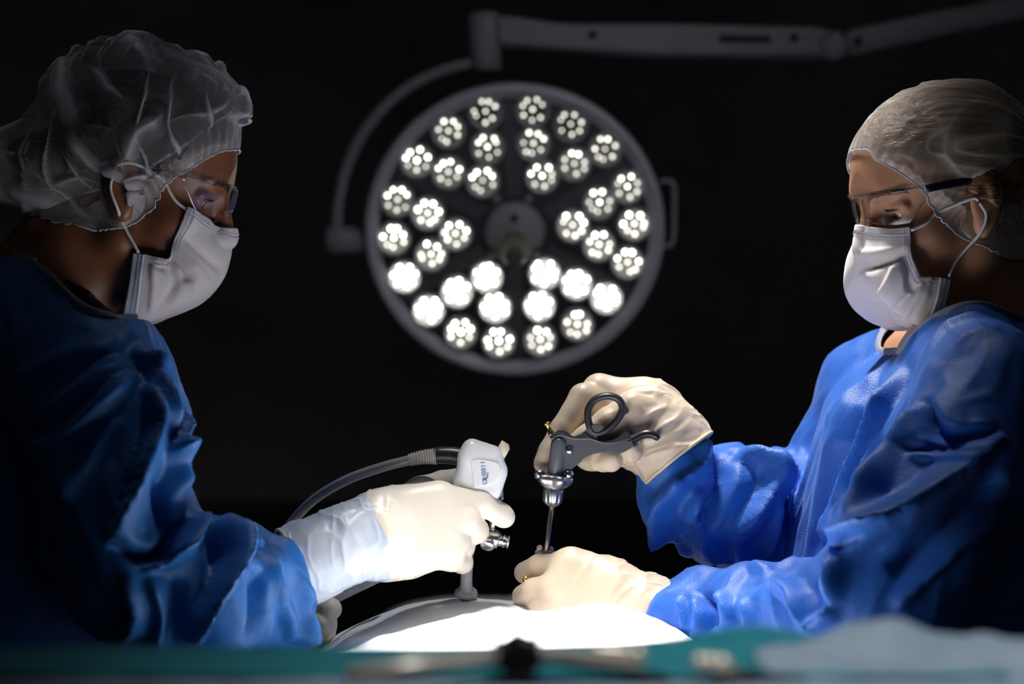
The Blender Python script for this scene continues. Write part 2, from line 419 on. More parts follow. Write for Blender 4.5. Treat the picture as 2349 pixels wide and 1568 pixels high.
M['gold'] = material('gold plated pin', (0.83, 0.58, 0.22), 0.22, 1.0)
M['handle'] = add_bump(material('dark grey instrument plastic', (0.085, 0.088, 0.10), 0.42, spec=0.5), 300, 0.15, 0.0005)
M['handle_dark'] = add_bump(material('black instrument plastic', (0.028, 0.028, 0.034), 0.4), 300, 0.15, 0.0005)
M['barrel'] = add_bump(material('grey instrument barrel', (0.10, 0.105, 0.12), 0.36, spec=0.6), 500, 0.2, 0.0005)
M['black'] = material('black plastic', (0.012, 0.012, 0.014), 0.35)
M['cam_white'] = material('white camera plastic', (0.82, 0.83, 0.86), 0.3, spec=0.5, sss=0.1, sss_s=0.002)
M['cam_button'] = material('cream rubber button', (0.78, 0.70, 0.52), 0.5)
M['print'] = material('blue grey print', (0.10, 0.16, 0.34), 0.6)
M['cable'] = material('grey cable', (0.34, 0.33, 0.33), 0.22, spec=0.8, coat=0.4)
M['cable_band'] = material('silver grey strain relief', (0.42, 0.40, 0.38), 0.35)
M['tube_grey'] = material('grey plastic tube', (0.30, 0.31, 0.34), 0.4)
M['lamp_white'] = material('lamp enamel', (0.80, 0.79, 0.86), 0.35)
M['arm'] = material('arm enamel', (0.42, 0.41, 0.44), 0.4)
M['lamp_grey'] = material('lamp grey panel', (0.10, 0.10, 0.11), 0.4)
M['lamp_dark'] = material('lamp dark panel', (0.022, 0.022, 0.026), 0.35)
M['hub'] = material('lamp hub plastic', (0.5, 0.5, 0.52), 0.35)
M['handle_grip'] = material('sterile handle grip', (0.16, 0.14, 0.11), 0.5)
M['scrub'] = material('dark blue scrub trousers', (0.02, 0.06, 0.16), 0.8)
M['shoe'] = material('white clog', (0.5, 0.5, 0.5), 0.5)
M['eyewhite'] = material('eye white', (0.62, 0.55, 0.52), 0.12, coat=0.5)
M['iris_l'] = material('dark brown iris', (0.03, 0.015, 0.008), 0.08, coat=1.0)
M['iris_r'] = material('hazel grey iris', (0.10, 0.10, 0.09), 0.08, coat=1.0)
M['pupil'] = material('pupil', (0.002, 0.002, 0.002), 0.05)
M['temple_navy'] = material('navy glasses arm', (0.004, 0.004, 0.016), 0.4)
M['cabinet'] = material('dark cabinet front', (0.030, 0.026, 0.026), 0.5)
def emis(name, col, s):
    m = bpy.data.materials.new(name); m.use_nodes = True; n, l = m.node_tree.nodes, m.node_tree.links
    n.clear(); e = n.new('ShaderNodeEmission'); o = n.new('ShaderNodeOutputMaterial'); e.inputs[0].default_value = (*col, 1); e.inputs[1].default_value = s
    l.new(e.outputs[0], o.inputs[0]); return m
def clear_plastic(name, tint=(0.95, 0.96, 0.98), rough=0.03, gloss=0.05):
    m = bpy.data.materials.new(name); m.use_nodes = True; n, l = m.node_tree.nodes, m.node_tree.links
    n.clear(); t = n.new('ShaderNodeBsdfTransparent'); t.inputs[0].default_value = (*tint, 1); g = n.new('ShaderNodeBsdfGlossy'); g.inputs['Roughness'].default_value = rough
    mx = n.new('ShaderNodeMixShader'); o = n.new('ShaderNodeOutputMaterial'); mx.inputs[0].default_value = gloss
    l.new(t.outputs[0], mx.inputs[1]); l.new(g.outputs[0], mx.inputs[2]); l.new(mx.outputs[0], o.inputs[0]); return m
M['lens'] = clear_plastic('clear glasses lens')
M['lens_edge'] = clear_plastic('clear plastic lens edge', (0.98, 0.98, 0.99), 0.12, 0.22)
M['frosted'] = material('clear lamp lens', (0.85, 0.85, 0.9), 0.25, trans=0.5, ior=1.4)
def cap_mat(name, col, base, fold, fibre):
    """sheer nonwoven: part open, part fibre; the folds carry more layers"""
    m = bpy.data.materials.new(name); m.use_nodes = True; n, l = m.node_tree.nodes, m.node_tree.links; n.clear()
    tr = n.new('ShaderNodeBsdfTransparent'); df = n.new('ShaderNodeBsdfDiffuse'); tl = n.new('ShaderNodeBsdfTranslucent')
    df.inputs[0].default_value = (*col, 1); tl.inputs[0].default_value = (*col, 1)
    a = n.new('ShaderNodeMixShader'); a.inputs[0].default_value = 0.4; l.new(df.outputs[0], a.inputs[1]); l.new(tl.outputs[0], a.inputs[2])
    at = n.new('ShaderNodeAttribute'); at.attribute_name = 'fold'
    tc = n.new('ShaderNodeTexCoord'); nz = n.new('ShaderNodeTexNoise'); nz.inputs['Scale'].default_value = 220; nz.inputs['Detail'].default_value = 4; nz.inputs['Distortion'].default_value = 2
    l.new(tc.outputs['Object'], nz.inputs['Vector'])
    m1 = n.new('ShaderNodeMath'); m1.operation = 'MULTIPLY_ADD'; m1.inputs[1].default_value = fold; m1.inputs[2].default_value = base - 0.5 * fibre; l.new(at.outputs['Fac'], m1.inputs[0])
    m2 = n.new('ShaderNodeMath'); m2.operation = 'MULTIPLY_ADD'; m2.inputs[1].default_value = fibre; m2.use_clamp = True; l.new(nz.outputs['Fac'], m2.inputs[0]); l.new(m1.outputs[0], m2.inputs[2])
    mx = n.new('ShaderNodeMixShader'); o = n.new('ShaderNodeOutputMaterial')
    l.new(m2.outputs[0], mx.inputs[0]); l.new(tr.outputs[0], mx.inputs[1]); l.new(a.outputs[0], mx.inputs[2]); l.new(mx.outputs[0], o.inputs[0]); return m
M['cap_l'] = cap_mat('sheer white cap', (0.80, 0.80, 0.86), 0.09, 0.75, 0.10)
M['cap_r'] = cap_mat('sheer cream cap', (0.82, 0.78, 0.74), 0.22, 0.75, 0.16)
M['elastic'] = material('cap elastic', (0.42, 0.42, 0.45), 0.8)

# ------------------------------------------------------------------ the room
def box_obj(name, lo, hi, mat, parent=None, **kw):
    lo = np.array(lo, float); hi = np.array(hi, float)
    return mk(name, *boxm((lo + hi) / 2, (hi - lo) / 2), mat, parent, smooth=False, **kw)
RX, RY0, RY1, RZ = 3.2, -4.2, 3.4, 3.0
tag(box_obj('floor', (-RX, RY0, -0.05), (RX, RY1, 0), M['floor']), 'dark vinyl floor of the operating room', 'floor', kind='structure')
tag(box_obj('ceiling', (-RX, RY0, RZ), (RX, RY1, RZ + 0.05), M['wall']), 'dark ceiling of the operating room', 'ceiling', kind='structure')
for nm, lo, hi in (('wall_back', (-RX, RY1, 0), (RX, RY1 + 0.1, RZ)), ('wall_front', (-RX, RY0 - 0.1, 0), (RX, RY0, RZ)),
                   ('wall_left', (-RX - 0.1, RY0, 0), (-RX, RY1, RZ)), ('wall_right', (RX, RY0, 0), (RX + 0.1, RY1, RZ))):
    tag(box_obj(nm, lo, hi, M['wall']), nm.replace('wall_', '') + ' wall of the darkened operating room', 'wall', kind='structure')
# low equipment cabinet against the back wall
cb = empty('equipment_cabinet', (-0.15, 3.1, 0), 'dark low equipment cabinet against the back wall', 'cabinet')
box_obj('body', (-1.5, 2.85, 0.05), (1.9, 3.38, 1.02), M['cabinet'], cb)
box_obj('worktop', (-1.52, 2.83, 1.02), (1.92, 3.39, 1.05), M['lamp_dark'], cb)
for k in range(6):
    x0 = -1.49 + k * 0.565
    d = box_obj('door', (x0, 2.83, 0.08), (x0 + 0.545, 2.85, 1.0), M['cabinet'], cb); mod_bevel(d, 0.004)
    box_obj('handle', (x0 + 0.47, 2.805, 0.72), (x0 + 0.485, 2.829, 0.92), M['steel_dull'], d)

# ------------------------------------------------------------------ surgical lamp
LY = 1.2; LS = (LY - CAMY) / FPX
def lamp():
    c = P(1180, 529, LY)
    t = empty('surgical_lamp', c, 'round many-bulbed surgical lamp on a jointed grey arm behind the surgeons', 'lamp')
    tilt = math.radians(17.5)
    ex = np.array([1.0, 0, 0]); ey = np.array([0, -math.sin(tilt), math.cos(tilt)]); ez = np.array([0, -math.cos(tilt), -math.sin(tilt)])  # ez faces out
    W = lambda x, y, z: c + ex * x + ey * y + ez * z
    R = 345 * LS
    def disc(prof, mat, name, n=72, par=t):
        ang = np.arange(n) * 2 * math.pi / n
        V = np.concatenate([np.array([W(r * math.cos(a), r * math.sin(a), z) for a in ang]) for z, r in prof]); F = []
        for k in range(len(prof) - 1):
            for j in range(n): F.append((k * n + j, k * n + (j + 1) % n, (k + 1) * n + (j + 1) % n, (k + 1) * n + j))
        if prof[0][1] > 1e-4: pass
        return fix_normals(mk(name, V, F, mat, par))
    disc([(-0.055, 0.0001), (-0.055, R * 0.55), (-0.04, R * 0.85), (-0.012, R * 0.985), (0.0, R), (0.012, R * 0.995), (0.018, R * 0.975), (0.016, R * 0.945), (0.006, R * 0.925), (0.004, R * 0.90)], M['lamp_white'], 'housing')
    disc([(0.004, 0.0001), (0.004, R * 0.925)], M['lamp_dark'], 'front_panel')
    # grey sector panels between the light groups
    for k in range(6):
        a = math.radians(90 + 60 * k); da = math.radians(5.0); V = []
        for aa, rr in ((a - da * 2.2, 0.25), (a + da * 2.2, 0.25), (a + da, 0.88), (a - da, 0.88)):
            V.append(W(R * rr * math.cos(aa), R * rr * math.sin(aa), 0.0045))
        for aa, rr in ((a - da * 2.2, 0.25), (a + da * 2.2, 0.25), (a + da, 0.88), (a - da, 0.88)):
            V.append(W(R * rr * math.cos(aa), R * rr * math.sin(aa), 0.0075))
        fix_normals(mk('spoke', np.array(V), [(0, 1, 2, 3), (7, 6, 5, 4), (0, 4, 5, 1), (1, 5, 6, 2), (2, 6, 7, 3), (3, 7, 4, 0)], M['lamp_grey'], t, smooth=False))
    pos = [(1115,262),(1221,258),(1307,290),(1031,305),(1119,340),(1223,332),(1385,345),(959,370),(1030,395),(1108,414),(1243,404),(1316,377),
           (1437,428),(914,457),(982,487),(1045,533),(1374,463),(1313,514),(1454,511),(904,543),(989,580),(1374,558),(1440,598),(927,630),(1117,630),
           (1250,622),(1323,646),(1048,664),(982,706),(1136,700),(1238,695),(1392,678),(1056,758),(1144,779),(1240,775),(1326,740)]
    lv = []
    cups = [emis('reflector glow %d' % k, (1.0, 0.98, 0.90), s) for k, s in enumerate((0.02, 0.05, 0.10, 0.22, 0.9))]
    dots = [emis('light emitting diode %d' % k, (1.0, 0.98, 0.86), s) for k, s in enumerate((2.8, 5.5, 10.0, 16.0, 30.0))]
    rng = np.random.RandomState(4)
    for px, py in pos:
        x = (px - 1180) * LS; y = -(py - 529) * LS / math.cos(tilt) * 1.0
        b = 0 if py < 300 else 1 if py < 350 else 2 if py < 480 else 3 if py < 610 else 4
        if py > 735: b = 3
        rr = 40 * LS
        n = 24; ang = np.arange(n) * 2 * math.pi / n
        prof = [(0.006, rr * 1.0), (0.016, rr * 0.98), (0.018, rr * 0.90), (0.010, rr * 0.80), (0.007, rr * 0.3), (0.007, 0.0002)]
        V = np.concatenate([np.array([W(x + q * math.cos(a), y + q * math.sin(a), z) for a in ang]) for z, q in prof]); F = []
        for k in range(len(prof) - 1):
            for j in range(n): F.append((k * n + j, k * n + (j + 1) % n, (k + 1) * n + (j + 1) % n, (k + 1) * n + j))
        o = fix_normals(mk('reflector', V, F, M['frosted'], t))
        # glowing cup floor and the small diodes standing in it
        V2 = np.array([W(x, y, 0.0085)] + [W(x + rr * 0.84 * math.cos(a), y + rr * 0.84 * math.sin(a), 0.0105) for a in ang])
        fix_normals(mk('glow', V2, [(0, 1 + j, 1 + (j + 1) % n) for j in range(n)], cups[b], o))
        parts = []; dim = []; nd = 7
        for q in range(nd + 1):
            a = q * 2 * math.pi / nd + rng.rand() * 0.5; rad = 0 if q == nd else rr * (0.55 + 0.10 * rng.rand())
            cx, cy = x + rad * math.cos(a), y + rad * math.sin(a) + rr * 0.06
            s = rr * (0.075 + 0.03 * rng.rand())
            hot = (cy - y) / rr > 0.15 + 0.5 * (rng.rand() - 0.5) or b == 4
            (parts if hot else dim).append(lathe(W(cx, cy, 0.010), W(cx, cy, 0.0145), [(0, s), (0.6, s), (1, s * 0.5)], 10))
        if dim: mk('dim_diode_cluster', *merge(dim), dots[max(b - 2, 0)], o)
        if not parts: continue
        mk('diode_cluster', *merge(parts), dots[b], o)
    # hub, handle and sensors
    hy = 0.0
    disc([(0.004, 70 * LS), (0.016, 68 * LS), (0.022, 60 * LS), (0.024, 0.0001)], M['hub'], 'hub', 48)
    mk('handle', *lathe(W(0, -0.012, 0.02), W(0, -0.012, 0.12), [(0, 0.017), (0.1, 0.015), (0.3, 0.016), (0.85, 0.018), (0.97, 0.015), (1, 0.009)]), M['handle_grip'], t)
    for sx in (1140, 1212):
        x = (sx - 1180) * LS; y = -(455 - 529) * LS / math.cos(tilt)
        mk('sensor', *lathe(W(x, y, 0.004), W(x, y, 0.010), [(0, 0.0065), (0.8, 0.0065), (1, 0.004)], 14), M['frosted'], t)
    for sx, sy in ((1180, 490), (1130, 570), (1232, 570)):
        x = (sx - 1180) * LS; y = -(sy - 529) * LS
        mk('screw', *lathe(W(x, y, 0.022), W(x, y, 0.027), [(0, 0.006), (0.7, 0.006), (1, 0.003)], 12), M['lamp_dark'], t)
    # pivot, yoke, grip rail, arm
    yb = LY + 0.02
    mk('pivot', *lathe(P(838, 550, yb), P(748, 550, yb), [(0, 30 * LS), (0.55, 32 * LS), (0.6, 34 * LS), (0.97, 33 * LS), (1, 28 * LS)]), M['arm'], t)
    yk = catmull([P(*q, yb) for q in ((772, 540), (775, 470), (790, 400), (822, 325), (870, 258), (930, 205), (1000, 168), (1060, 150), (1115, 143))], 40)
    mk('yoke', *tube(yk, 13.5 * LS, 14), M['arm'], t)
    mk('joint_post', *lathe(P(1115, 165, yb), P(1108, 30, yb), [(0, 30 * LS), (0.03, 36 * LS), (0.5, 37 * LS), (0.55, 39 * LS), (0.95, 38 * LS), (1, 32 * LS)], 32), M['arm'], t)
    def arm(pts, th, mat, name, par=t):
        V, F = plate(pts, yb + 0.01, th); o = fix_normals(mk(name, V, F, mat, par, smooth=False)); mod_bevel(o, 0.012, 3); return o
    a1 = arm([(1135, 38), (1180, 42), (1265, 55), (1310, 58), (1500, 58), (1870, 66), (1915, 78), (1915, 128), (1870, 135), (1500, 133), (1290, 120), (1135, 108)], 0.07, M['arm'], 'spring_arm')
    mk('knuckle', *lathe(P(1910, 105, yb - 0.035), P(1910, 105, yb + 0.06), [(0, 26 * LS), (0.08, 34 * LS), (0.92, 34 * LS), (1, 26 * LS)]), M['arm'], t)
    arm([(1935, 72), (2100, 38), (2360, -14), (2600, -66), (2600, -12), (2360, 40), (2200, 75), (1960, 128), (1935, 120)], 0.06, M['arm'], 'boom_arm')
    fix_normals(mk('maker_label', *plate([(1650, 80), (1768, 82), (1768, 98), (1650, 97)], yb - 0.0265, 0.002), M['label'], a1, smooth=False))
    for sx, sy in ((1360, 80), (1822, 86), (1968, 95)):
        mk('screw', *lathe(P(sx, sy, yb - 0.022), P(sx, sy, yb - 0.029), [(0, 0.007), (0.8, 0.007), (1, 0.005)], 14), M['lamp_dark'], t)
    rail = catmull([P(*q, yb - 0.01) for q in ((1512, 418), (1535, 415), (1546, 430), (1547, 490), (1544, 550), (1532, 565), (1508, 562))], 30)
    mk('grip_rail', *tube(rail, 6 * LS, 12), M['arm'], t)
M['label'] = add_noise_colour(material('green and blue maker label', (0.01, 0.02, 0.08), 0.5), (0.03, 0.06, 0.01), 6)
lamp()

# ------------------------------------------------------------------ operating table, patient drape
def drape():
    tb = empty('operating_table', (0, 0.25, 0), 'operating table under the white drape', 'table')
    mod_bevel(box_obj('top', (-0.23, -0.75, 0.86), (0.23, 1.15, 0.93), M['black'], tb), 0.02)
    mk('column', *lathe((0, 0.25, 0.12), (0, 0.25, 0.86), [(0, 0.16), (0.05, 0.14), (0.5, 0.12), (1, 0.15)]), M['steel_dull'], tb)
    mod_bevel(box_obj('base', (-0.25, -0.3, 0.0), (0.25, 0.8, 0.12), M['steel_dull'], tb), 0.03)
    nx, ny = 150, 210
    xs = np.linspace(-0.44, 0.44, nx); ys = np.linspace(-0.85, 1.2, ny)
    X, Y = np.meshgrid(xs, ys, indexing='ij')
    # a lying body: broad ridge along y, with a higher mound towards the camera and the trocar ridge beyond
    core = np.exp(-(np.abs(X) / 0.272) ** 5)
    top = 0.985 + 0.152 * core
    top += 0.036 * np.exp(-((X - 0.095) / 0.13) ** 2 - ((Y + 0.18) / 0.10) ** 2) * core
    top += 0.024 * np.exp(-((X + 0.05) / 0.12) ** 2 - ((Y - 0.0) / 0.10) ** 2) * core
    top -= 0.45 * np.clip(Y - 0.06, 0, 0.22) + 0.10 * np.clip(-Y - 0.28, 0, 1)
    side = np.clip((np.abs(X) - 0.25) / 0.19, 0, 1)
    Z = top - 0.55 * side ** 1.0
    Xs = np.where(np.abs(X) > 0.25, np.sign(X) * (0.25 + 0.02 * side), X)
    V = np.stack([Xs, Y, Z], -1).reshape(-1, 3)
    i = np.arange(nx - 1)[:, None] * ny + np.arange(ny - 1)[None, :]
    Q = np.stack([i, i + ny, i + ny + 1, i + 1], -1).reshape(-1, 4)
    w = V + 0.03 * np.stack([vnoise(V * 7, 60 + k) for k in range(3)], 1); tt = np.tile(nrm([0.75, -0.6, 0]), (len(V), 1))
    V[:, 2] += 0.0035 * ridged(along(w, tt, 0.75) * 16, 70, 2, 1.3) + 0.0012 * ridged(w * 45, 77, 1, 1.2)
    V = buckle(V, Q, lambda m, d: 1.02 + 0.02 * np.abs(d[:, 0]), 40, 0.05, 0.2, 0.001, 14, 3)
    o = mk('surgical_drape', V, Q, M['drape'], loc=(0, 0.2, 0.4)); mod_solid(o, 0.002, -1); mod_sub(o, 1)
    tag(o, 'white surgical drape over the patient under the bright light', 'drape')
drape()

# ------------------------------------------------------------------ people
class Head:
    def __init__(s, opx, opy, y, pitch, h, yaw):
        s.O = P(opx, opy, y); p = math.radians(pitch); c = math.cos(math.radians(yaw)); w = math.sin(math.radians(yaw))
        hv = np.array([h * c, -w, 0]); s.S = np.array([-h * w, -c, 0]); z = np.array([0, 0, 1.0])
        s.F = hv * math.cos(p) - z * math.sin(p); s.U = hv * math.sin(p) + z * math.cos(p); s.h = h
    def W(s, q):
        q = np.asarray(q, float); return s.O + q[..., 0:1] * s.F + q[..., 1:2] * s.S + q[..., 2:3] * s.U
    def L(s, w):
        d = np.asarray(w, float) - s.O; return np.stack([d @ s.F, d @ s.S, d @ s.U], -1)
    def pix(s, px, py, side):
        """local point seen at a pixel, on the plane at a given distance from the face's middle"""
        C = np.array([0, CAMY, CAMZ]); r = P(px, py, 0) - C; t = (side - (C - s.O) @ s.S) / (r @ s.S); return s.L(C + r * t)
def flip_needed(V, Q):
    a = V[Q[:, 0]]; return float(np.sum(np.einsum('ij,ij->i', a, np.cross(V[Q[:, 1]] - a, V[Q[:, 2]] - a)))) < 0

def head_field(H, neck, k_nose=1.0, brow=0.0):
    f = Field((-0.13, -0.115, -0.26), (0.13, 0.115, 0.14), 0.0020)
    f.add(ell((-0.006, 0, 0.05), (0.092, 0.072, 0.073)))
    f.add(ell((0.040, 0, 0.045), (0.049, 0.058, 0.055)), 0.03)
    f.add(ell((0.040, 0, -0.035), (0.044, 0.057, 0.068)), 0.03)
    f.add(cone((0.078, -0.028, 0.034), (0.078, 0.028, 0.034), 0.011, 0.011), 0.02)
    for s in (-1, 1):
        f.add(ell((0.056, s * 0.044, -0.020), (0.022, 0.019, 0.018)), 0.02)
        f.add(cone((0.005, s * 0.050, -0.055), (0.066, s * 0.014, -0.094), 0.020, 0.015), 0.02)
        f.add(ell((0.089, s * 0.033, 0.011), (0.016, 0.017, 0.0135)), 0.012, 's')
        f.add(ell((0.0665, s * 0.031, 0.009), (0.0145, 0.0155, 0.0145)), 0.006)
        f.add(cone((0.080, s * 0.018, 0.0200), (0.073, s * 0.047, 0.016), 0.0035, 0.004), 0.006)   # upper lid fold
        f.add(ell((0.0835, s * 0.0325, 0.0065), (0.011, 0.0125, 0.0048)), 0.002, 's')
    f.add(ell((0.068, 0, -0.094), (0.018, 0.020, 0.014)), 0.02)
    f.add(cone((0.087, 0, 0.024), (0.106, 0, -0.020), 0.0075, 0.010), 0.012)
    for s in (-1, 1): f.add(ell((0.097, s * 0.011, -0.026), (0.011, 0.007, 0.008)), 0.008)
    f.add(ell((0.087, 0, -0.058), (0.010, 0.022, 0.012)), 0.012)
    H.skull = sampler(f, True); H.HF = f.D.copy()
    for s in (-1, 1):
        Ry = np.array([[0.97, 0, -0.25], [0, 1, 0], [0.25, 0, 0.97]])
        f.add(ell((-0.006, s * 0.077, 0.002), (0.018, 0.008, 0.031), Ry), 0.008)
        f.add(ell((0.003, s * 0.074, -0.026), (0.010, 0.007, 0.011)), 0.008)
        f.add(ell((0.000, s * 0.086, 0.002), (0.010, 0.006, 0.018), Ry), 0.004, 's')
    nb = H.L(neck[0]); f.add(cone((-0.028, 0, -0.02), nb, 0.053, neck[1]), 0.035)
    f.add(cone((0.005, 0, -0.075), nb + np.array([0.03, 0, 0.0]), 0.036, neck[1] * 0.8), 0.03)
    H.HE = f.D.copy(); V, Q = f.mesh(); H.skin = sampler(f)
    if H.h > 0: Q = Q[:, ::-1]
    return V, Q

def eye(H, par, iris, side):
    c = np.array([0.0660, 0.031 * side, 0.0085]); gaze = nrm((0.90, -0.12 * side * 0, -0.42))
    def cap(r, lim, mat, name, p):
        n, m = 28, 14; V = []; F = []
        a = nrm(np.cross(gaze, (0, 0, 1))); b = np.cross(gaze, a)
        for k in range(m + 1):
            th = lim * k / m
            for j in range(n): V.append(c + r * (math.cos(th) * gaze + math.sin(th) * (math.cos(j * 2 * math.pi / n) * a + math.sin(j * 2 * math.pi / n) * b)))
        for k in range(m):
            for j in range(n): F.append((k * n + j, k * n + (j + 1) % n, (k + 1) * n + (j + 1) % n, (k + 1) * n + j))
        return fix_normals(mk(name, H.W(np.array(V)), F, mat, p))
    e = cap(0.0120, math.pi * 0.97, M['eyewhite'], 'eye', par)
    cap(0.0122, 0.50, iris, 'iris', e); cap(0.0124, 0.20, M['pupil'], 'pupil', e)

def grid_mesh(G):
    """G (n,m,3) -> V, Q"""
    n, m = G.shape[:2]; i = np.arange(n - 1)[:, None] * m + np.arange(m - 1)[None, :]
    return G.reshape(-1, 3), np.stack([i, i + 1, i + m + 1, i + m], -1).reshape(-1, 4)
def dense(G, n, m):
    A = np.stack([catmull(G[:, j], n) for j in range(G.shape[1])], 1)
    return np.stack([catmull(A[i], m) for i in range(n)], 0)

def face_mask(H, par, rows, loops, label_folds, seed):
    sh = (0, 3, 8, 16) if H.h < 0 else (0, 0, 0, 0)
    near = np.array([[H.pix(px + sh[k], py, s) for k, (px, py, s) in enumerate(r)] for r in rows])          # n x 4, edge..mid
    far = near[:, ::-1][:, 1:].copy(); far[..., 1] *= -1
    G = np.concatenate([near, far], 1)                                               # edge near .. mid .. edge far
    n, m = 57, 85
    D = dense(G, n, m)
    V, Q = grid_mesh(D)
    # soft pleats: gathered towards the pinched side edges
    NN = vnormals(V, Q); u = np.repeat(np.linspace(0, 1, n), m); v = np.tile(np.linspace(-1, 1, m), n)
    if np.mean(NN[:, 0]) < 0: Q = Q[:, ::-1]; NN = -NN
    pl = 0.0012 * np.sin(u * 26 + 2.0 * np.abs(v)) * np.clip((np.abs(v) - 0.25) / 0.6, 0, 1) * np.clip((u - 0.2) * 6, 0, 1) * np.clip((0.9 - u) * 8, 0, 1)
    V = V + NN * pl[:, None]
    wgt = np.clip((u - 0.18) * 8, 0, 1) * np.clip((0.9 - u) * 10, 0, 1)
    V = buckle(V, Q, lambda mm, d: np.full(len(mm), 1.03), 60, 0.02, 0.30, 0.0012, 60, seed, w=wgt, pin=wgt < 0.02)
    V = push_out(V, H.skin, 0.0030)
    Vw = H.W(V)
    if np.mean(vnormals(Vw, Q) @ H.F) < 0: Q = Q[:, ::-1]
    Nw = vnormals(Vw, Q); Vw = crease(Vw, Nw, label_folds, 0.0)
    t0 = int(n * 0.155); t1 = int(n * 0.86)
    o = mk('face_mask', Vw, Q, M['mask'], par); mod_solid(o, 0.0012, 0)
    # hems: the folded top and bottom strips, standing proud of the cloth
    def strip(i0, i1, name, mat):
        sel = np.arange(n * m).reshape(n, m)[i0:i1 + 1]; N2 = vnormals(Vw, Q); VV = (Vw + N2 * 0.0011)[sel.ravel()]
        q = grid_mesh(np.zeros((i1 + 1 - i0, m, 3)))[1]
        if Q[0, 1] == 1: pass
        x = mk(name, VV, q, mat, o); mod_solid(x, 0.0008, 0); return x
    strip(0, t0 - 2, 'top_hem', M['mask']); strip(t1, n - 1, 'bottom_hem', M['hem'])
    # weld dots along the hems and side seams
    N2 = vnormals(Vw, Q); Vg = Vw.reshape(n, m, 3); Ng = N2.reshape(n, m, 3); dv, dfc = [], []
    def dots(line, nl):
        seg = np.linalg.norm(np.diff(line, axis=0), axis=1); cum = np.append(0, np.cumsum(seg)); k = max(2, int(cum[-1] / 0.0022))
        for s in np.linspace(0.001, cum[-1] - 0.001, k):
            p = np.array([np.interp(s, cum, line[:, c]) for c in range(3)]); nn = nrm([np.interp(s, cum, nl[:, c]) for c in range(3)])
            t = nrm([np.interp(min(s + .001, cum[-1]), cum, line[:, c]) - np.interp(s - .001, cum, line[:, c]) for c in range(3)]); b = np.cross(nn, t)
            R = np.stack([t, b, nn], 1); dv.append(boxm(p + nn * 0.0017, (0.0007, 0.0004, 0.0003), R))
    for i in (t0 - 3, t0 - 1): dots(Vg[i], Ng[i])
    for i in (t1 + 1, (t1 + n - 1) // 2, n - 2): dots(Vg[i], Ng[i])
    for j in (2, 4): dots(Vg[:t1, j], Ng[:t1, j])
    mk('weld_dots', *merge(dv), M['stitch'], o, smooth=False)
    for lp in loops:
        lq = np.array([H.pix(*q) for q in lp]); lq = np.concatenate([lq[:1], pull_to(lq[1:], H.skin, 0.0022)]); pts = catmull(H.W(lq), 24); mk('ear_loop', *tube(pts, 0.0017, 8), M['loop'], o)
    return o

def glasses(H, par, temple, tmat, name='safety_glasses'):
    g = None
    def band(name, ulo, uhi, th, s0, s1, mat, p, f0=0.101, n=48, m=16):
        s = np.linspace(s0, s1, n); G = np.zeros((n, m, 3))
        for i, x in enumerate(s):
            lo, hi = ulo(abs(x)), uhi(abs(x))
            for j, q in enumerate(np.linspace(0, 1, m)):
                uu = lo + (hi - lo) * q; G[i, j] = (f0 - 8.6 * x * x - 6.0 * (uu - 0.018) ** 2, x, uu)
        V, Q = grid_mesh(G); o = mk(name, H.W(V), Q, mat, p)
        if th: mod_solid(o, th, 0)
        return o
    hi = lambda x: 0.036 - 0.004 * (x / 0.07) ** 2
    lo = lambda x: np.interp(x, [0, 0.008, 0.016, 0.03, 0.045, 0.06, 0.072], [0.012, 0.008, -0.004, -0.013, -0.010, 0.004, 0.020])
    g = band('safety_glasses', lo, hi, 0, -0.072, 0.072, M['lens'], par)
    band('brow_bar', lambda x: hi(x) - 0.003, lambda x: hi(x) + 0.001, 0.0035, -0.072, 0.072, M['lens_edge'], g)
    # ridged nose bridge
    for sd in (-1, 1):
        for k in range(2):
            s = 0.006 + 0.006 * k; pts = np.array([(0.1035 - 8.6 * s * s - 6 * (u - .018) ** 2, s * sd, u) for u in np.linspace(lo(s) , 0.034, 14)])
            rr = 0.0013 + 0.0006 * (np.arange(14) % 2)
            mk('bridge_ridge', *tube(H.W(pts), rr, 8), M['lens_edge'], g)
        h = np.array((0.101 - 8.6 * 0.072 ** 2, sd * 0.0725, 0.028))
        pts = np.array([h, h + (-0.018, sd * 0.003, -0.001), h + (-0.05, sd * 0.005, -0.004), (-0.012, sd * 0.080, 0.022), (-0.03, sd * 0.079, 0.006)])
        mk('temple', *tube(H.W(catmull(pts, 20)), 0.0042, 8, flat=0.4, up=tuple(H.S)), tmat, g)
        mk('lens_rim', *tube(H.W(np.array([(0.101 - 8.6 * x * x - 6 * (lo(x) - .018) ** 2, sd * x, lo(x)) for x in np.linspace(0.008, 0.072, 24)])), 0.0011, 6), M['lens_edge'], g)
    return g

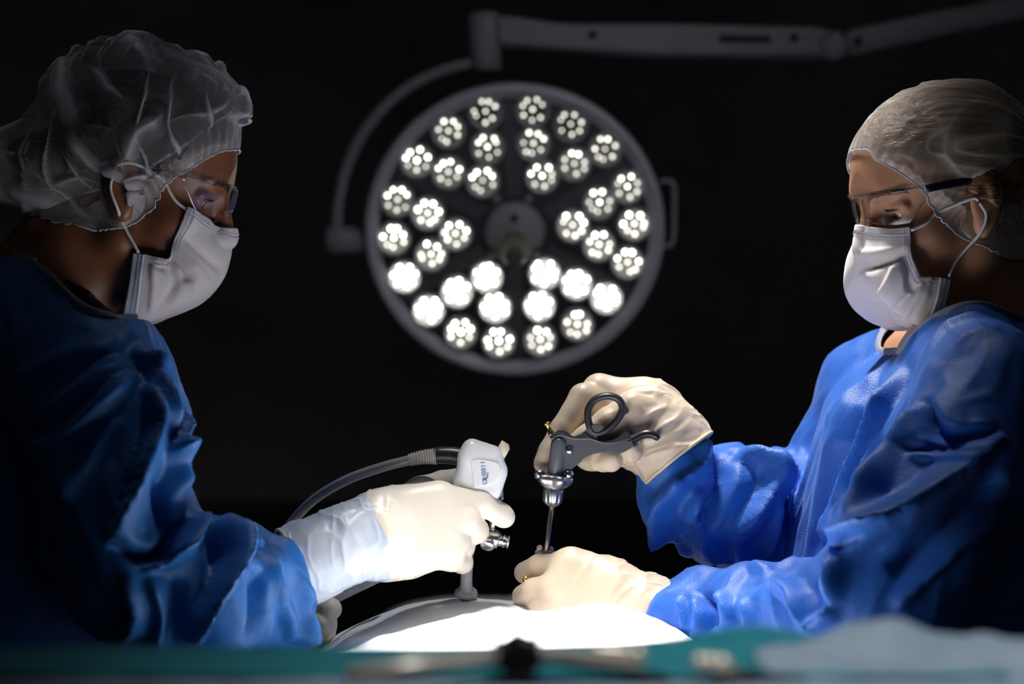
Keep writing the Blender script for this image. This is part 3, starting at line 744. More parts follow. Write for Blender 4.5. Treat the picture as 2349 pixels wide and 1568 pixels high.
def cap_shell(H, par, blobs, band, mat, seed, grow, ridge):
    """bouffant cap: sheer shell gathered into an elastic band"""
    f = Field((-0.24, -0.14, -0.13), (0.13, 0.14, 0.20), 0.004)
    for c, r, k in blobs: f.add(ell(c, r), k)
    bl = np.array([H.pix(*q) for q in band]); 
    C = np.array([0.5 * (bl[0, 0] + bl[-1, 0]) , 0, 0.5 * (bl[0, 2] + bl[-1, 2])])
    d = nrm([bl[0, 0] - bl[-1, 0], 0, bl[0, 2] - bl[-1, 2]]); ax = np.array([-d[2], 0, d[0]]); sd = np.array([0, 1.0, 0])
    rel = bl - C; th = np.abs(np.arctan2(rel @ sd, rel @ d)); ph = np.arctan2(rel @ ax, np.hypot(rel @ sd, rel @ d))
    o_ = np.argsort(th); n, m = 380, 130
    T = np.linspace(-math.pi, math.pi, n, endpoint=False); P0 = np.interp(np.abs(T), th[o_], ph[o_])
    K = np.linspace(0, 1, m); PH = P0[:, None] + (math.pi / 2 - 0.02 - P0[:, None]) * K[None, :]
    D = (np.cos(PH)[..., None] * (np.cos(T)[:, None, None] * d + np.sin(T)[:, None, None] * sd) + np.sin(PH)[..., None] * ax).reshape(-1, 3)
    def sample(p):
        q = (p - f.lo) / f.h; i = np.clip(np.floor(q).astype(int), 0, f.n - 2); w = np.clip(q - i, 0, 1); out = 0
        for a in (0, 1):
            for b in (0, 1):
                for c in (0, 1):
                    out = out + f.D[i[:, 0] + a, i[:, 1] + b, i[:, 2] + c] * (w[:, 0] if a else 1 - w[:, 0]) * (w[:, 1] if b else 1 - w[:, 1]) * (w[:, 2] if c else 1 - w[:, 2])
        return out
    hi = np.full(len(D), 0.0); ok = np.zeros(len(D), bool); r = np.full(len(D), 0.26)
    for _ in range(60):
        ins = sample(C + D * r[:, None]) < 0; ok |= ins; r = np.where(ok, r, r - 0.004)
    R0 = r + 0.002
    Rb = np.interp(np.abs(T), th[o_], np.linalg.norm(rel, axis=1)[o_]); kk = np.clip(np.tile(K, n) / 0.22, 0, 1); kk = kk ** 0.6 * (1 - 0.0 * kk)
    R0 = np.repeat(Rb, m) * 1.01 * (1 - kk) + R0 * kk
    # gathers at the band
    Tg = np.repeat(T, m); Kg = np.tile(K, n)
    g = np.sin(Tg * 46 + 3 * vnoise(np.stack([Tg * 3, Kg * 2, 0 * Tg], 1), seed)) * np.exp(-Kg * 9) * 0.0030
    neckin = 1.0
    V = C + D * (R0 * neckin + g)[:, None]
    idx = np.arange(n * m).reshape(n, m); nx = np.roll(idx, -1, 0)
    Q = np.stack([idx[:, :-1], nx[:, :-1], nx[:, 1:], idx[:, 1:]], -1).reshape(-1, 4)
    a = V[Q[0, 0]]
    if np.mean(np.einsum('ij,ij->i', vnormals(V, Q), V - C)) < 0: Q = Q[:, ::-1]
    V = smooth(V, Q, 6, 0.5, pin=Kg == 0)
    V = smooth(push_out(V, H.skin, 0.004), Q, 3, 0.5); V = push_out(V, H.skin, 0.003)
    rd = ridge(V); Nn = vnormals(V, Q); V = V + Nn * (rd[0] * np.clip(Kg * 6, 0, 1))[:, None]
    Vb = buckle(V, Q, grow, 40, 0.03, 0.20, 0.001, 28, seed, pin=(Kg < 0.005) | (Kg > 0.985))
    Vb = push_out(Vb, H.skin, 0.0042)
    for _ in range(4):
        dd = H.skull(Vb); m_ = (Kg < 0.16) & (dd < 0.03); p = Vb[m_]; e = 0.003
        gr = np.stack([H.skull(p + np.eye(3)[k] * e) - H.skull(p - np.eye(3)[k] * e) for k in range(3)], 1); gr /= np.linalg.norm(gr, axis=1, keepdims=True) + 1e-9
        tgt = 0.0030 + 0.012 * (Kg[m_] / 0.16) ** 1.2; Vb[m_] = p - gr * (np.maximum(dd[m_] - tgt, 0) * 0.8)[:, None]
    Vb = push_out(Vb, H.skin, 0.0025)
    Vb = smooth(Vb, Q, 1, 0.4)
    E = edges_of(Q); i, j = E.T; val = np.bincount(E.ravel(), minlength=len(V))
    N = vnormals(Vb, Q); lp = np.stack([np.bincount(i, Vb[j, c], len(V)) + np.bincount(j, Vb[i, c], len(V)) for c in range(3)], 1) / val[:, None] - Vb
    cur = -np.einsum('ij,ij->i', lp, N); cur = np.clip(cur / (np.percentile(np.abs(cur), 93) + 1e-9), -1, 1)
    fold = 0.45 * np.exp(-Kg * 9) * np.clip(np.sin(Tg * 61 + 4 * vnoise(np.stack([Tg * 4, Kg * 2, 0 * Tg], 1), seed + 2)), 0, 1) + np.clip(cur, 0, 1) ** 1.3 * 0.35 + rd[1] + 0.5 * np.exp(-Kg * 14) + 0.12 * np.clip(fbm(Vb * 18, seed + 9), 0, 1)
    o = mk('surgical_cap', H.W(Vb), Q, mat, par)
    at = o.data.attributes.new('fold', 'FLOAT', 'POINT'); at.data.foreach_set('value', np.clip(fold, 0, 1).astype(np.float32))
    rim = H.W(Vb.reshape(n, m, 3)[:, 0])
    mk('elastic_band', *tube(rim, 0.0011 + 0.0005 * (np.arange(n) % 4 == 0), 8, closed=True), M['elastic'], o)
    return o

def hair(H, par, blobs, mat, over=False):
    f = Field((-0.13, -0.115, -0.26), (0.13, 0.115, 0.14), 0.0020); X, Y, Z = (f.ax[0][:, None, None], f.ax[1][None, :, None], f.ax[2][None, None, :])
    src = H.HF
    if over: src = np.minimum(src, np.where(Z > -0.012, H.HE, 1.0))
    f.D = np.maximum(src - 0.0032, (X - Z + 0.002 + 0.0 * Y) * 0.7071).astype(np.float32)
    f.D = np.maximum(f.D, (-0.045 - Z) + 0 * X).astype(np.float32)
    V, Q = f.mesh(); V = smooth(V, Q, 2); N = vnormals(V, Q)
    g = Field((-0.2, -0.11, -0.1), (0.12, 0.11, 0.15), 0.003)
    for c, r, k in blobs: g.add(ell(c, r), k)
    V2, Q2 = g.mesh(); N2 = vnormals(V2, Q2); n = len(V); V = np.concatenate([V, V2]); Q = np.concatenate([Q, Q2 + n]); N = np.concatenate([N, N2])
    V = V + N * (0.0012 * vnoise(np.stack([V[:, 0] * 15, V[:, 1] * 150, V[:, 2] * 130], 1), 3))[:, None]
    if H.h > 0: Q = Q[:, ::-1]
    return mk('hair', H.W(V), Q, mat, par)

def gown(par, rows, arms, folds, mat, seed, neckcut, grow, tdir, h=0.0042):
    allp = np.array([p[:3] for a in arms for p in a]); rad = max(p[3] for a in arms for p in a) + 0.02
    lf = loft(rows)
    lo = np.minimum(allp.min(0) - rad, lf[1] - 0.03); hi = np.maximum(allp.max(0) + rad, lf[2] + 0.03)
    f = Field(lo, hi, h); f.add(lf)
    for a in arms: chain(f, a, 0.022)
    V, Q = f.mesh(); V = smooth(V, Q, 5, 0.6)
    N = vnormals(V, Q); V0 = V
    V0 = crease(V0, N, folds, Q=Q)
    q0 = V + 0.02 * np.stack([vnoise(V * 9, seed + k) for k in range(3)], 1); hh = 0
    for d, wr in tdir(V):
        q = along(q0, np.tile(nrm(d), (len(V), 1)), 0.72)
        hh = hh + wr * (0.0100 * (ridged(q * 11, seed, 1) - 0.4) + 0.0065 * (ridged(q * 23, seed + 5, 1) - 0.4) + 0.0022 * (ridged(q * 50, seed + 9, 1) - 0.4))
    V0 = V0 + N * hh[:, None]
    V = buckle(V0, Q, grow, 40, 0.03, 0.12, 0.001, 30, seed)
    V = smooth(V, Q, 1, 0.4)
    # open neck
    hz, reg = neckcut(V); cutv = reg & (V[:, 2] > hz); keep = ~(cutv[Q].any(1)); cutted = np.unique(Q[~keep]); Q = Q[keep]
    bd = np.intersect1d(cutted, np.unique(Q)); V[bd, 2] += np.clip(hz[bd] - V[bd, 2], -0.002, 0.010)
    e = np.concatenate([Q[:, [0, 1]], Q[:, [1, 2]], Q[:, [2, 3]], Q[:, [3, 0]]]); e.sort(1); u_, cn = np.unique(e, axis=0, return_counts=True); be = u_[cn == 1]
    vb = np.bincount(be.ravel(), minlength=len(V))[:, None]
    for _ in range(14):
        sm = np.stack([np.bincount(be[:, 0], V[be[:, 1], c], len(V)) + np.bincount(be[:, 1], V[be[:, 0], c], len(V)) for c in range(3)], 1) / np.maximum(vb, 1)
        V = np.where(vb > 0, V * 0.4 + sm * 0.6, V)
    used = np.unique(Q); mp = -np.ones(len(V), int); mp[used] = np.arange(len(used)); V = V[used]; Q = mp[Q]
    o = mk('gown', V, Q, mat, par)
    return o, V, Q

def hand_glove(par, name, chains, palm, cuff, mat, seed, wr=1.12, h=0.0015, rim=None, cuffmat=None, cuff_at=0.0):
    pts = np.array([p[:3] for c in chains + [cuff] for p in c]); f = Field(pts.min(0) - 0.06, pts.max(0) + 0.06, h)
    for pr, k in palm: f.add(pr, k)
    fc = Field(pts.min(0) - 0.06, pts.max(0) + 0.06, h)
    chain(f, cuff, 0.02)
    base = f.D.copy()
    for c in chains:
        g = Field(f.lo, pts.max(0) + 0.06, h); 
        for a, b in zip(c[:-1], c[1:]): g.add(cone(a[:3], b[:3], a[3], b[3]), 0.004)
        # fingers blend with the palm but stay apart from one another
        k = 0.010; A = base; d = g.D; hh = np.maximum(k - np.abs(A - d), 0) / k; u = np.minimum(A, d) - hh * hh * k * 0.25
        kk = 0.0025; hh = np.maximum(kk - np.abs(f.D - u), 0) / kk; f.D = np.minimum(f.D, u) - hh * hh * kk * 0.25
    V, Q = f.mesh(); V = smooth(V, Q, 2, 0.5)
    ca = np.array([p[:3] for p in cuff]); axd = nrm(ca[-1] - ca[0]); wr0 = ca[0]
    t = (V - wr0) @ axd; L = np.linalg.norm(ca[-1] - ca[0])
    wgt = np.clip((t + 0.045) / 0.03, 0, 1)
    wq = V + 0.006 * np.stack([vnoise(V * 35, 20 + k) for k in range(3)], 1); tw = np.tile(nrm(np.cross(axd, (0, 1, 0)) + 0.25 * axd), (len(V), 1))
    V = V + vnormals(V, Q) * (wgt * (0.0022 * ridged(along(wq, tw, 0.8) * 45, seed + 3, 2, 1.2)))[:, None]
    V = buckle(V, Q, lambda m, d: 1 + 0.4 * np.clip(((m - wr0) @ axd + 0.05) / 0.05, 0.08, 1) * (wr - 1) * np.abs(d @ axd) ** 1.5, 60, 0.03, 0.25, 0.0015, 60, seed, w=wgt)
    # open cuff end
    cut = ((V - ca[-1]) @ axd > -0.004)
    keep = ~cut[Q].any(1); Q = Q[keep]; used = np.unique(Q); mp = -np.ones(len(V), int); mp[used] = np.arange(len(used)); V = V[used]; Q = mp[Q]
    o = mk(name, V, Q, mat, par)
    if cuffmat is not None:
        o.data.materials.append(cuffmat); fc = V[Q].mean(1); tq = (fc - wr0) @ axd + 0.006 * vnoise(fc * 60, 3) + 0.10 * (fc[:, 2] - wr0[2])
        o.data.polygons.foreach_set('material_index', (tq > cuff_at).astype(np.int32))
    if rim is not None:
        e = np.concatenate([Q[:, [0, 1]], Q[:, [1, 2]], Q[:, [2, 3]], Q[:, [3, 0]]]); es = np.sort(e, 1); u_, cnt = np.unique(es, axis=0, return_counts=True)
        bv = np.unique(u_[cnt == 1]); bp = V[bv]; bp = bp[(bp - ca[-1]) @ axd > -0.02]; c = bp.mean(0)
        a = nrm(np.cross(axd, (0, 1, 0))); b = np.cross(axd, a); th = np.arctan2((bp - c) @ b, (bp - c) @ a); od = np.argsort(th); bp = bp[od]; th = th[od]
        n = 60; tt = np.linspace(-math.pi, math.pi, n, endpoint=False)
        ring = np.stack([np.interp(tt, th, bp[:, k], period=2 * math.pi) for k in range(3)], 1)
        for _ in range(3): ring = (np.roll(ring, 1, 0) + ring * 2 + np.roll(ring, -1, 0)) / 4
        mk('rolled_rim', *tube(ring, rim, 8, closed=True), M['rim'], o)
    return o

def body_low(H, hv, hq, arms, torso, legs):
    """the rest of the body under the clothes, one surface with the head and neck"""
    f = Field(np.array([min(p[0] for a in arms + legs for p in a) - 0.2, -0.45, 0.03]), np.array([max(p[0] for a in arms + legs for p in a) + 0.2, 0.45, 1.55]), 0.011)
    f.add(loft(torso))
    for a in arms: chain(f, a, 0.03)
    for a in legs: chain(f, a, 0.04)
    V, Q = f.mesh(); V = smooth(V, Q, 2)
    n = len(hv); return np.concatenate([hv, V]), np.concatenate([hq, Q + n])

def lashes(H, par, side, mat):
    parts = []
    for k in range(26):
        q = k / 25; s = 0.020 + 0.025 * q
        c = np.array([0.0660, 0.031, 0.0085]); ds = s - 0.031
        uu = 0.0052 - 0.10 * 1 * ds * ds * 8; ff = math.sqrt(max(0.0135 ** 2 - ds ** 2 - uu ** 2, 1e-6))
        p = c + (ff, ds, uu); tip = p + np.array((0.0075, ds * 0.25, -0.0005 + 0.001 * (k % 3))); mid = (p + tip) / 2 + (0, 0, -0.0012)
        pts = np.array([p, mid, tip]); pts[:, 1] *= side
        parts.append(tube(H.W(catmull(pts, 5)), [0.00045, 0.0004, 0.0003, 0.0002, 0.0001], 4))
    mk('eyelashes', *merge(parts), mat, par)
def eyebrow(H, par, side, mat, surf, seed):
    rng = np.random.RandomState(seed); parts = []
    for k in range(170):
        q = rng.rand(); s = 0.012 + 0.040 * q; u = 0.030 + 0.006 * math.sin(q * 2.2) - 0.004 * q + (rng.rand() - 0.5) * 0.006
        d = surf[np.argmin((surf[:, 1] - s * side) ** 2 + (surf[:, 2] - u) ** 2 + 1e3 * (surf[:, 0] < 0.03))]
        p = d.copy(); t = np.array([-0.0025 * q, 0.006 * side, 0.0015 - 0.003 * q]); pts = np.array([p - t * 0.2, p + t * 0.5 + (0.0012, 0, 0), p + t + (0.001, 0, 0)])
        parts.append(tube(H.W(pts), [0.0003, 0.0003, 0.0001], 4))
    mk('eyebrow', *merge(parts), mat, par)

def px_rows(rows):
    out = []
    for py, cxp, y, a, b in rows:
        p = P(cxp, py, y); out.append((p[2], p[0], p[1], a, b))
    return out

# ---------------- left surgeon
def left_person():
    H = Head(317, 440, 0.02, 17, 1, 0)
    base = np.array([P(70, 700, 0.02)[0], 0.02, 0.0])
    t = empty('person', base, 'surgeon in blue gown and sheer white cap holding the white camera, facing right', 'person')
    neck = (P(60, 690, 0.02), 0.062)
    hv, hq = head_field(H, neck); surf = hv.copy()
    arms_in = [cpx([(90, 830, -0.04, 0.06), (235, 860, -0.17, 0.045), (320, 1300, -0.24, 0.035), (540, 1355, -0.172, 0.022), (610, 1345, -0.145, 0.018), (770, 1272, -0.12, 0.018)]),
               cpx([(90, 830, 0.08, 0.06), (200, 860, 0.19, 0.045), (300, 1380, 0.22, 0.04), (640, 1440, 0.05, 0.027)])]
    bx = base[0]; legs = [[(bx, s * 0.10, 0.85, 0.09), (bx, s * 0.10, 0.48, 0.065), (bx - 0.02, s * 0.10, 0.09, 0.045)] for s in (-1, 1)]
    tor = [(0.75, bx, 0.02, 0.12, 0.16), (1.0, bx, 0.02, 0.10, 0.14), (1.3, bx + 0.02, 0.02, 0.11, 0.16), (1.44, bx + 0.01, 0.02, 0.08, 0.14)]
    V, Q = body_low(H, H.W(hv), hq, arms_in, tor, legs)
    mk('body', V, Q, M['skin_l'], t)
    eye(H, t, M['iris_l'], 1); eye(H, t, M['iris_l'], -1); lashes(H, t, 1, M['lash']); lashes(H, t, -1, M['lash']); eyebrow(H, t, 1, M['lash'], surf, 1); eyebrow(H, t, -1, M['lash'], surf, 2)
    hb = [((-0.012, 0, 0.060), (0.097, 0.078, 0.069), 0.0), ((-0.040, 0, 0.030), (0.066, 0.0765, 0.060), 0.01), ((-0.105, 0, -0.005), (0.045, 0.045, 0.04), 0.02)]
    hair(H, t, hb, M['hair_l'])
    blobs = [((-0.018, 0, 0.066), (0.112, 0.094, 0.096), 0.0), ((0.03, 0, 0.07), (0.070, 0.080, 0.082), 0.02), ((-0.105, 0, -0.012), (0.068, 0.066, 0.050), 0.04)]
    band = [(549, 346, 0.006), (500, 350, 0.045), (470, 366, 0.058), (440, 388, 0.067), (370, 432, 0.080), (300, 488, 0.088), (240, 510, 0.086), (180, 515, 0.070), (110, 510, 0.035), (60, 500, 0.0)]
    def ridge(V):
        w = V + 0.016 * np.stack([vnoise(V * 16, 40 + k) for k in range(3)], 1) + 0.004 * np.stack([vnoise(V * 50, 50 + k) for k in range(3)], 1); tot = 0
        for k, (nv, fr) in enumerate((((0.8, 0.25, -0.5), 17), ((0.2, 0.5, 0.85), 15), ((0.75, -0.5, 0.45), 13), ((-0.45, 0.3, 0.8), 24), ((0.55, 0.6, 0.55), 34), ((0.9, 0.1, 0.2), 38))):
            c = w @ nrm(nv) * fr + 0.37 * k; l = np.clip(1 - np.abs(c - np.round(c)) * (2.2 + 2.5 * (k >= 3)), 0, 1)
            tot = np.maximum(tot, l * np.clip(0.55 + 0.9 * vnoise(V * 20 + 7 * k, 90 + k), 0, 1))
        return 0.009 * tot ** 1.5, 1.1 * tot ** 5 + 0.10 * tot ** 2 + 0.5 * np.clip((-V[:, 2] + 0.02) / 0.06, 0, 1) * (0.6 + 0.4 * vnoise(V * 40, 4))
    cap_shell(H, t, blobs, band, M['cap_l'], 7, lambda m, d: np.full(len(m), 1.05), ridge)
    rows = [[(427, 476, .058), (475, 499, .040), (492, 517, .020), (529, 527, 0)], [(420, 495, .060), (470, 522, .044), (494, 542, .021), (530, 549, 0)],
            [(405, 535, .062), (450, 553, .052), (497, 578, .028), (528, 588, 0)], [(393, 572, .064), (440, 605, .057), (482, 640, .036), (508, 643, 0)],
            [(388, 592, .064), (415, 640, .060), (440, 683, .042), (458, 695, 0)], [(360, 590, .068), (362, 645, .066), (372, 710, .048), (395, 724, 0)],
            [(336, 584, .069), (328, 650, .067), (322, 733, .048), (345, 738, 0)], [(305, 580, .066), (296, 650, .062), (284, 726, .046), (305, 735, 0)]]
    loops = [[(429, 482, .060), (400, 452, .070), (366, 412, .080), (310, 372, .086), (268, 380, .083)], [(318, 580, .070), (295, 535, .080), (268, 478, .087), (255, 430, .084), (268, 385, .083)]]
    face_mask(H, t, rows, loops, [([(428, 548), (470, 590), (512, 625)], 8, -0.0028, 1), ([(388, 595), (412, 615), (425, 650)], 18, -0.0045, 1), ([(385, 600), (400, 650), (372, 700)], 14, -0.004), ([(395, 590), (440, 640), (445, 690)], 14, 0.003, 1), ([(350, 600), (352, 660), (345, 720)], 10, 0.002), ([(345, 600), (375, 620)], 8, -0.002), ([(440, 600), (480, 650)], 10, 0.002, -1)], 11)
    glasses(H, t, None, M['lens_edge'])
    # gown
    rowsg = px_rows([(2300, 85, .02, .18, .23), (1800, 95, .02, .16, .22), (1400, 100, .02, .145, .20), (1100, 105, .02, .135, .195), (950, 112, .02, .146, .195), (860, 105, .02, .134, .19), (790, 92, .02, .112, .17), (720, 78, .02, .086, .13), (655, 66, .02, .066, .10), (600, 55, .02, .055, .08)])
    arms = [cpx([(95, 770, -.09, .074), (205, 875, -.17, .078), (255, 985, -.20, .076), (258, 1130, -.23, .070), (315, 1295, -.24, .074), (455, 1350, -.21, .070), (535, 1352, -.175, .060), (590, 1345, -.15, .048), (643, 1326, -.137, .034), (690, 1307, -.13, .027)]),
            cpx([(560, 1350, -.16, .056), (600, 1420, -.145, .045), (622, 1480, -.135, .040)]),
            cpx([(95, 790, .12, .07), (190, 880, .20, .07), (300, 1340, .23, .065), (500, 1420, .12, .055), (660, 1440, .05, .035)])]
    folds = [([(335, 820), (350, 870), (372, 940), (385, 990)], 30, .014, 1), ([(300, 800), (380, 870), (432, 935)], 26, .010, 1), ([(432, 935), (405, 985), (385, 1020), (370, 1060)], 24, .016, 1),
             ([(330, 880), (342, 970), (310, 1094), (276, 1203), (252, 1245)], 34, .020, 1), ([(385, 1010), (402, 1065), (420, 1140)], 22, .014, -1), ([(350, 1100), (375, 1160), (385, 1210)], 26, -.014),
             ([(60, 1075), (170, 1000), (280, 900), (320, 860)], 30, .012, 1), ([(80, 980), (200, 900), (290, 835)], 26, .010, 1), ([(40, 880), (150, 830), (270, 790)], 26, .008, 1), ([(150, 1150), (220, 1060), (270, 960)], 26, .010, 1),
             ([(251, 1243), (309, 1274), (370, 1265), (420, 1190)], 20, -.020), ([(385, 1275), (440, 1245), (470, 1175)], 24, .014, 1), ([(330, 1310), (400, 1290), (460, 1255)], 22, .008, 1),
             ([(515, 1185), (552, 1275), (476, 1389), (444, 1475)], 30, .022, -1), ([(534, 1190), (575, 1215), (606, 1245)], 20, .012, 1), ([(560, 1230), (600, 1262)], 16, -.010), ([(480, 1200), (500, 1290), (440, 1400)], 22, -.012),
             ([(618, 1255), (640, 1360), (668, 1470)], 18, .010, 1), ([(600, 1300), (590, 1390), (560, 1470)], 22, -.010), ([(640, 1265), (680, 1330), (700, 1385)], 16, .008, -1), ([(728, 1405), (708, 1440), (690, 1475)], 16, .009, -1),
             ([(340, 1330), (360, 1400), (350, 1475)], 26, .012, 1), ([(280, 1330), (300, 1400), (260, 1475)], 26, .012, 1), ([(420, 1330), (400, 1400), (380, 1475)], 22, -.010)]
    sh = P(275, 960, -.2); el = P(350, 1290, -.24)
    def grow(m, d):
        up = nrm(el - sh); fo = nrm(P(700, 1330, -.135) - el); s = m[:, 0] - P(330, 0, -.2)[0]
        arm = np.clip((m[:, 0] - P(200, 0, 0)[0]) / 0.06, 0, 1)
        ax = np.where((s > 0.02)[:, None], fo, up); return 1.005 + 0.02 * arm * np.abs(np.einsum('ij,ij->i', ax, d)) ** 1.5
    nk = H.W(np.array([[-0.03, 0, -0.05]]))[0]
    cut = lambda V: (np.interp(V[:, 0], [P(q, 0, 0)[0] for q in (-150, 0, 100, 175, 262, 300, 340)], [P(0, q, 0)[2] for q in (570, 588, 600, 645, 722, 735, 735)]), V[:, 2] > P(0, 770, 0)[2])
    def tdir(V):
        px = to_px(V); fore = np.clip((px[:, 0] - 400) / 120, 0, 1) * np.clip((px[:, 1] - 1130) / 60, 0, 1); k = 0.55 + 0.45 * np.clip((px[:, 0] - 200) / 100, 0, 1)
        return [([0.5, -0.25, -0.8], k * (1 - fore)), ([-0.45, 0.3, -0.85], k * fore)]
    o, GV, GQ = gown(t, rowsg, arms, folds, M['gown_l'], 21, cut, grow, tdir)
    ring_binding(o, GV, GQ, P(60, 620, .02))
    # gloves: the near right hand on the camera, the far left hand under the sleeve
    W = cpx([(872, 1222, -.105, .0345), (800, 1245, -.115, .0335), (735, 1275, -.125, .0340), (690, 1297, -.13, .0352), (664, 1310, -.135, .0362)])
    ch = [cpx([(1000, 1150, -.075, .017), (1050, 1152, -.068, .0155), (1105, 1152, -.060, .0135), (1150, 1180, -.052, .0118), (1157, 1186, -.050, .0115)]),      # index
          cpx([(1000, 1180, -.08, .017), (1066, 1190, -.072, .0155), (1090, 1216, -.050, .0140), (1062, 1226, -.022, .0125), (1035, 1215, -.012, .011)]),   # middle
          cpx([(990, 1224, -.08, .0155), (1048, 1238, -.072, .0138), (1062, 1254, -.048, .0122), (1036, 1252, -.022, .011), (1015, 1248, -.014, .0105)]),     # ring
          cpx([(980, 1264, -.078, .0145), (1036, 1281, -.068, .0130), (1060, 1290, -.046, .0112), (1042, 1285, -.026, .0105), (1020, 1280, -.018, .010)]),   # little
          cpx([(900, 1170, -.06, .02), (965, 1128, -.035, .0165), (1015, 1108, -.012, .0135), (1052, 1098, .002, .012)])]                                   # thumb
    R = np.eye(3)
    a = nrm(P(1040, 1200, -.075) - P(870, 1228, -.1)); nrmv = nrm(np.array([0, -1, 0]) - a * np.dot([0, -1, 0], a)); b = np.cross(nrmv, a); Rm = np.stack([a, nrmv, b], 1)
    palm = [(rbox(P(945, 1212, -.085), (0.052, 0.021, 0.044), 0.019, Rm), 0.0), (ell(P(905, 1190, -.075), (0.035, 0.022, 0.03), Rm), 0.015), (ell(P(920, 1255, -.08), (0.042, 0.021, 0.028), Rm), 0.015)]
    hand_glove(t, 'glove', ch, palm, W, M['glove_l'], 5, 1.20, rim=0.0024, cuffmat=M['glove_cuff'], cuff_at=0.004)
    W2 = cpx([(690, 1425, .03, .028), (640, 1440, .05, .03), (600, 1445, .06, .032)])
    ch2 = [cpx([(720, 1405, .03, .015), (745, 1392, .005, .0135), (758, 1396, -.012, .0125)]), cpx([(715, 1430, .03, .015), (735, 1428, .0, .0135), (738, 1434, -.015, .013)]),
           cpx([(700, 1450, .03, .014), (722, 1456, .0, .0125), (722, 1460, -.012, .012)]), cpx([(690, 1460, .03, .013), (705, 1478, .0, .0115), (706, 1480, -.01, .011)]), cpx([(690, 1400, .04, .015), (722, 1385, .03, .0135), (742, 1372, .02, .012)])]
    hand_glove(t, 'glove', ch2, [(ell(P(700, 1430, .035), (0.03, 0.024, 0.036)), 0.0)], W2, M['glove_l'], 6, 1.05)
    legwear(t, bx)
    return t

def ring_binding(o, V, Q, c):
    e = np.concatenate([Q[:, [0, 1]], Q[:, [1, 2]], Q[:, [2, 3]], Q[:, [3, 0]]]); es = np.sort(e, 1); u_, cnt = np.unique(es, axis=0, return_counts=True)
    bp = V[np.unique(u_[cnt == 1])]; bp = bp[np.linalg.norm(bp - c, axis=1) < 0.28]
    if len(bp) < 10: return
    cc = bp.mean(0); th = np.arctan2(bp[:, 1] - cc[1], bp[:, 0] - cc[0]); od = np.argsort(th); bp = bp[od]; th = th[od]
    n = 90; tt = np.linspace(-math.pi, math.pi, n, endpoint=False)
    ring = np.stack([np.interp(tt, th, bp[:, k], period=2 * math.pi) for k in range(3)], 1)
    for _ in range(6): ring = (np.roll(ring, 1, 0) + ring * 2 + np.roll(ring, -1, 0)) / 4
    mk('neck_binding', *tube(ring, 0.0060, 10, closed=True, flat=0.35, up=(0.3, 0.3, 0)), M['binding'], o)
def legwear(t, bx):
    f = Field((bx - 0.2, -0.3, 0.02), (bx + 0.2, 0.35, 0.95), 0.012)
    for s in (-1, 1): chain(f, [(bx, s * .1, .88, .11), (bx, s * .105, .48, .085), (bx - .02, s * .11, .10, .075)], 0.03)
    V, Q = f.mesh(); mk('trousers', V, Q, M['scrub'], t)
def shoes(t, bx, h):
    for s in (-1, 1):
        f = Field((bx - 0.16, s * .11 - 0.08, -0.01), (bx + 0.16, s * .11 + 0.08, 0.14), 0.006)
        f.add(ell((bx - .05 * h, s * .11, .045), (.06, .042, .045))); f.add(ell((bx + .05 * h, s * .11, .035), (.085, .045, .035)), 0.03)
        f.add(rbox((bx + .02 * h, s * .11, -0.03), (.3, .1, .03), .001), 0, 's')
        V, Q = f.mesh(); mk('shoe', V, Q, M['shoe'], t)
LP = left_person(); shoes(LP, LP.location.x, 1)

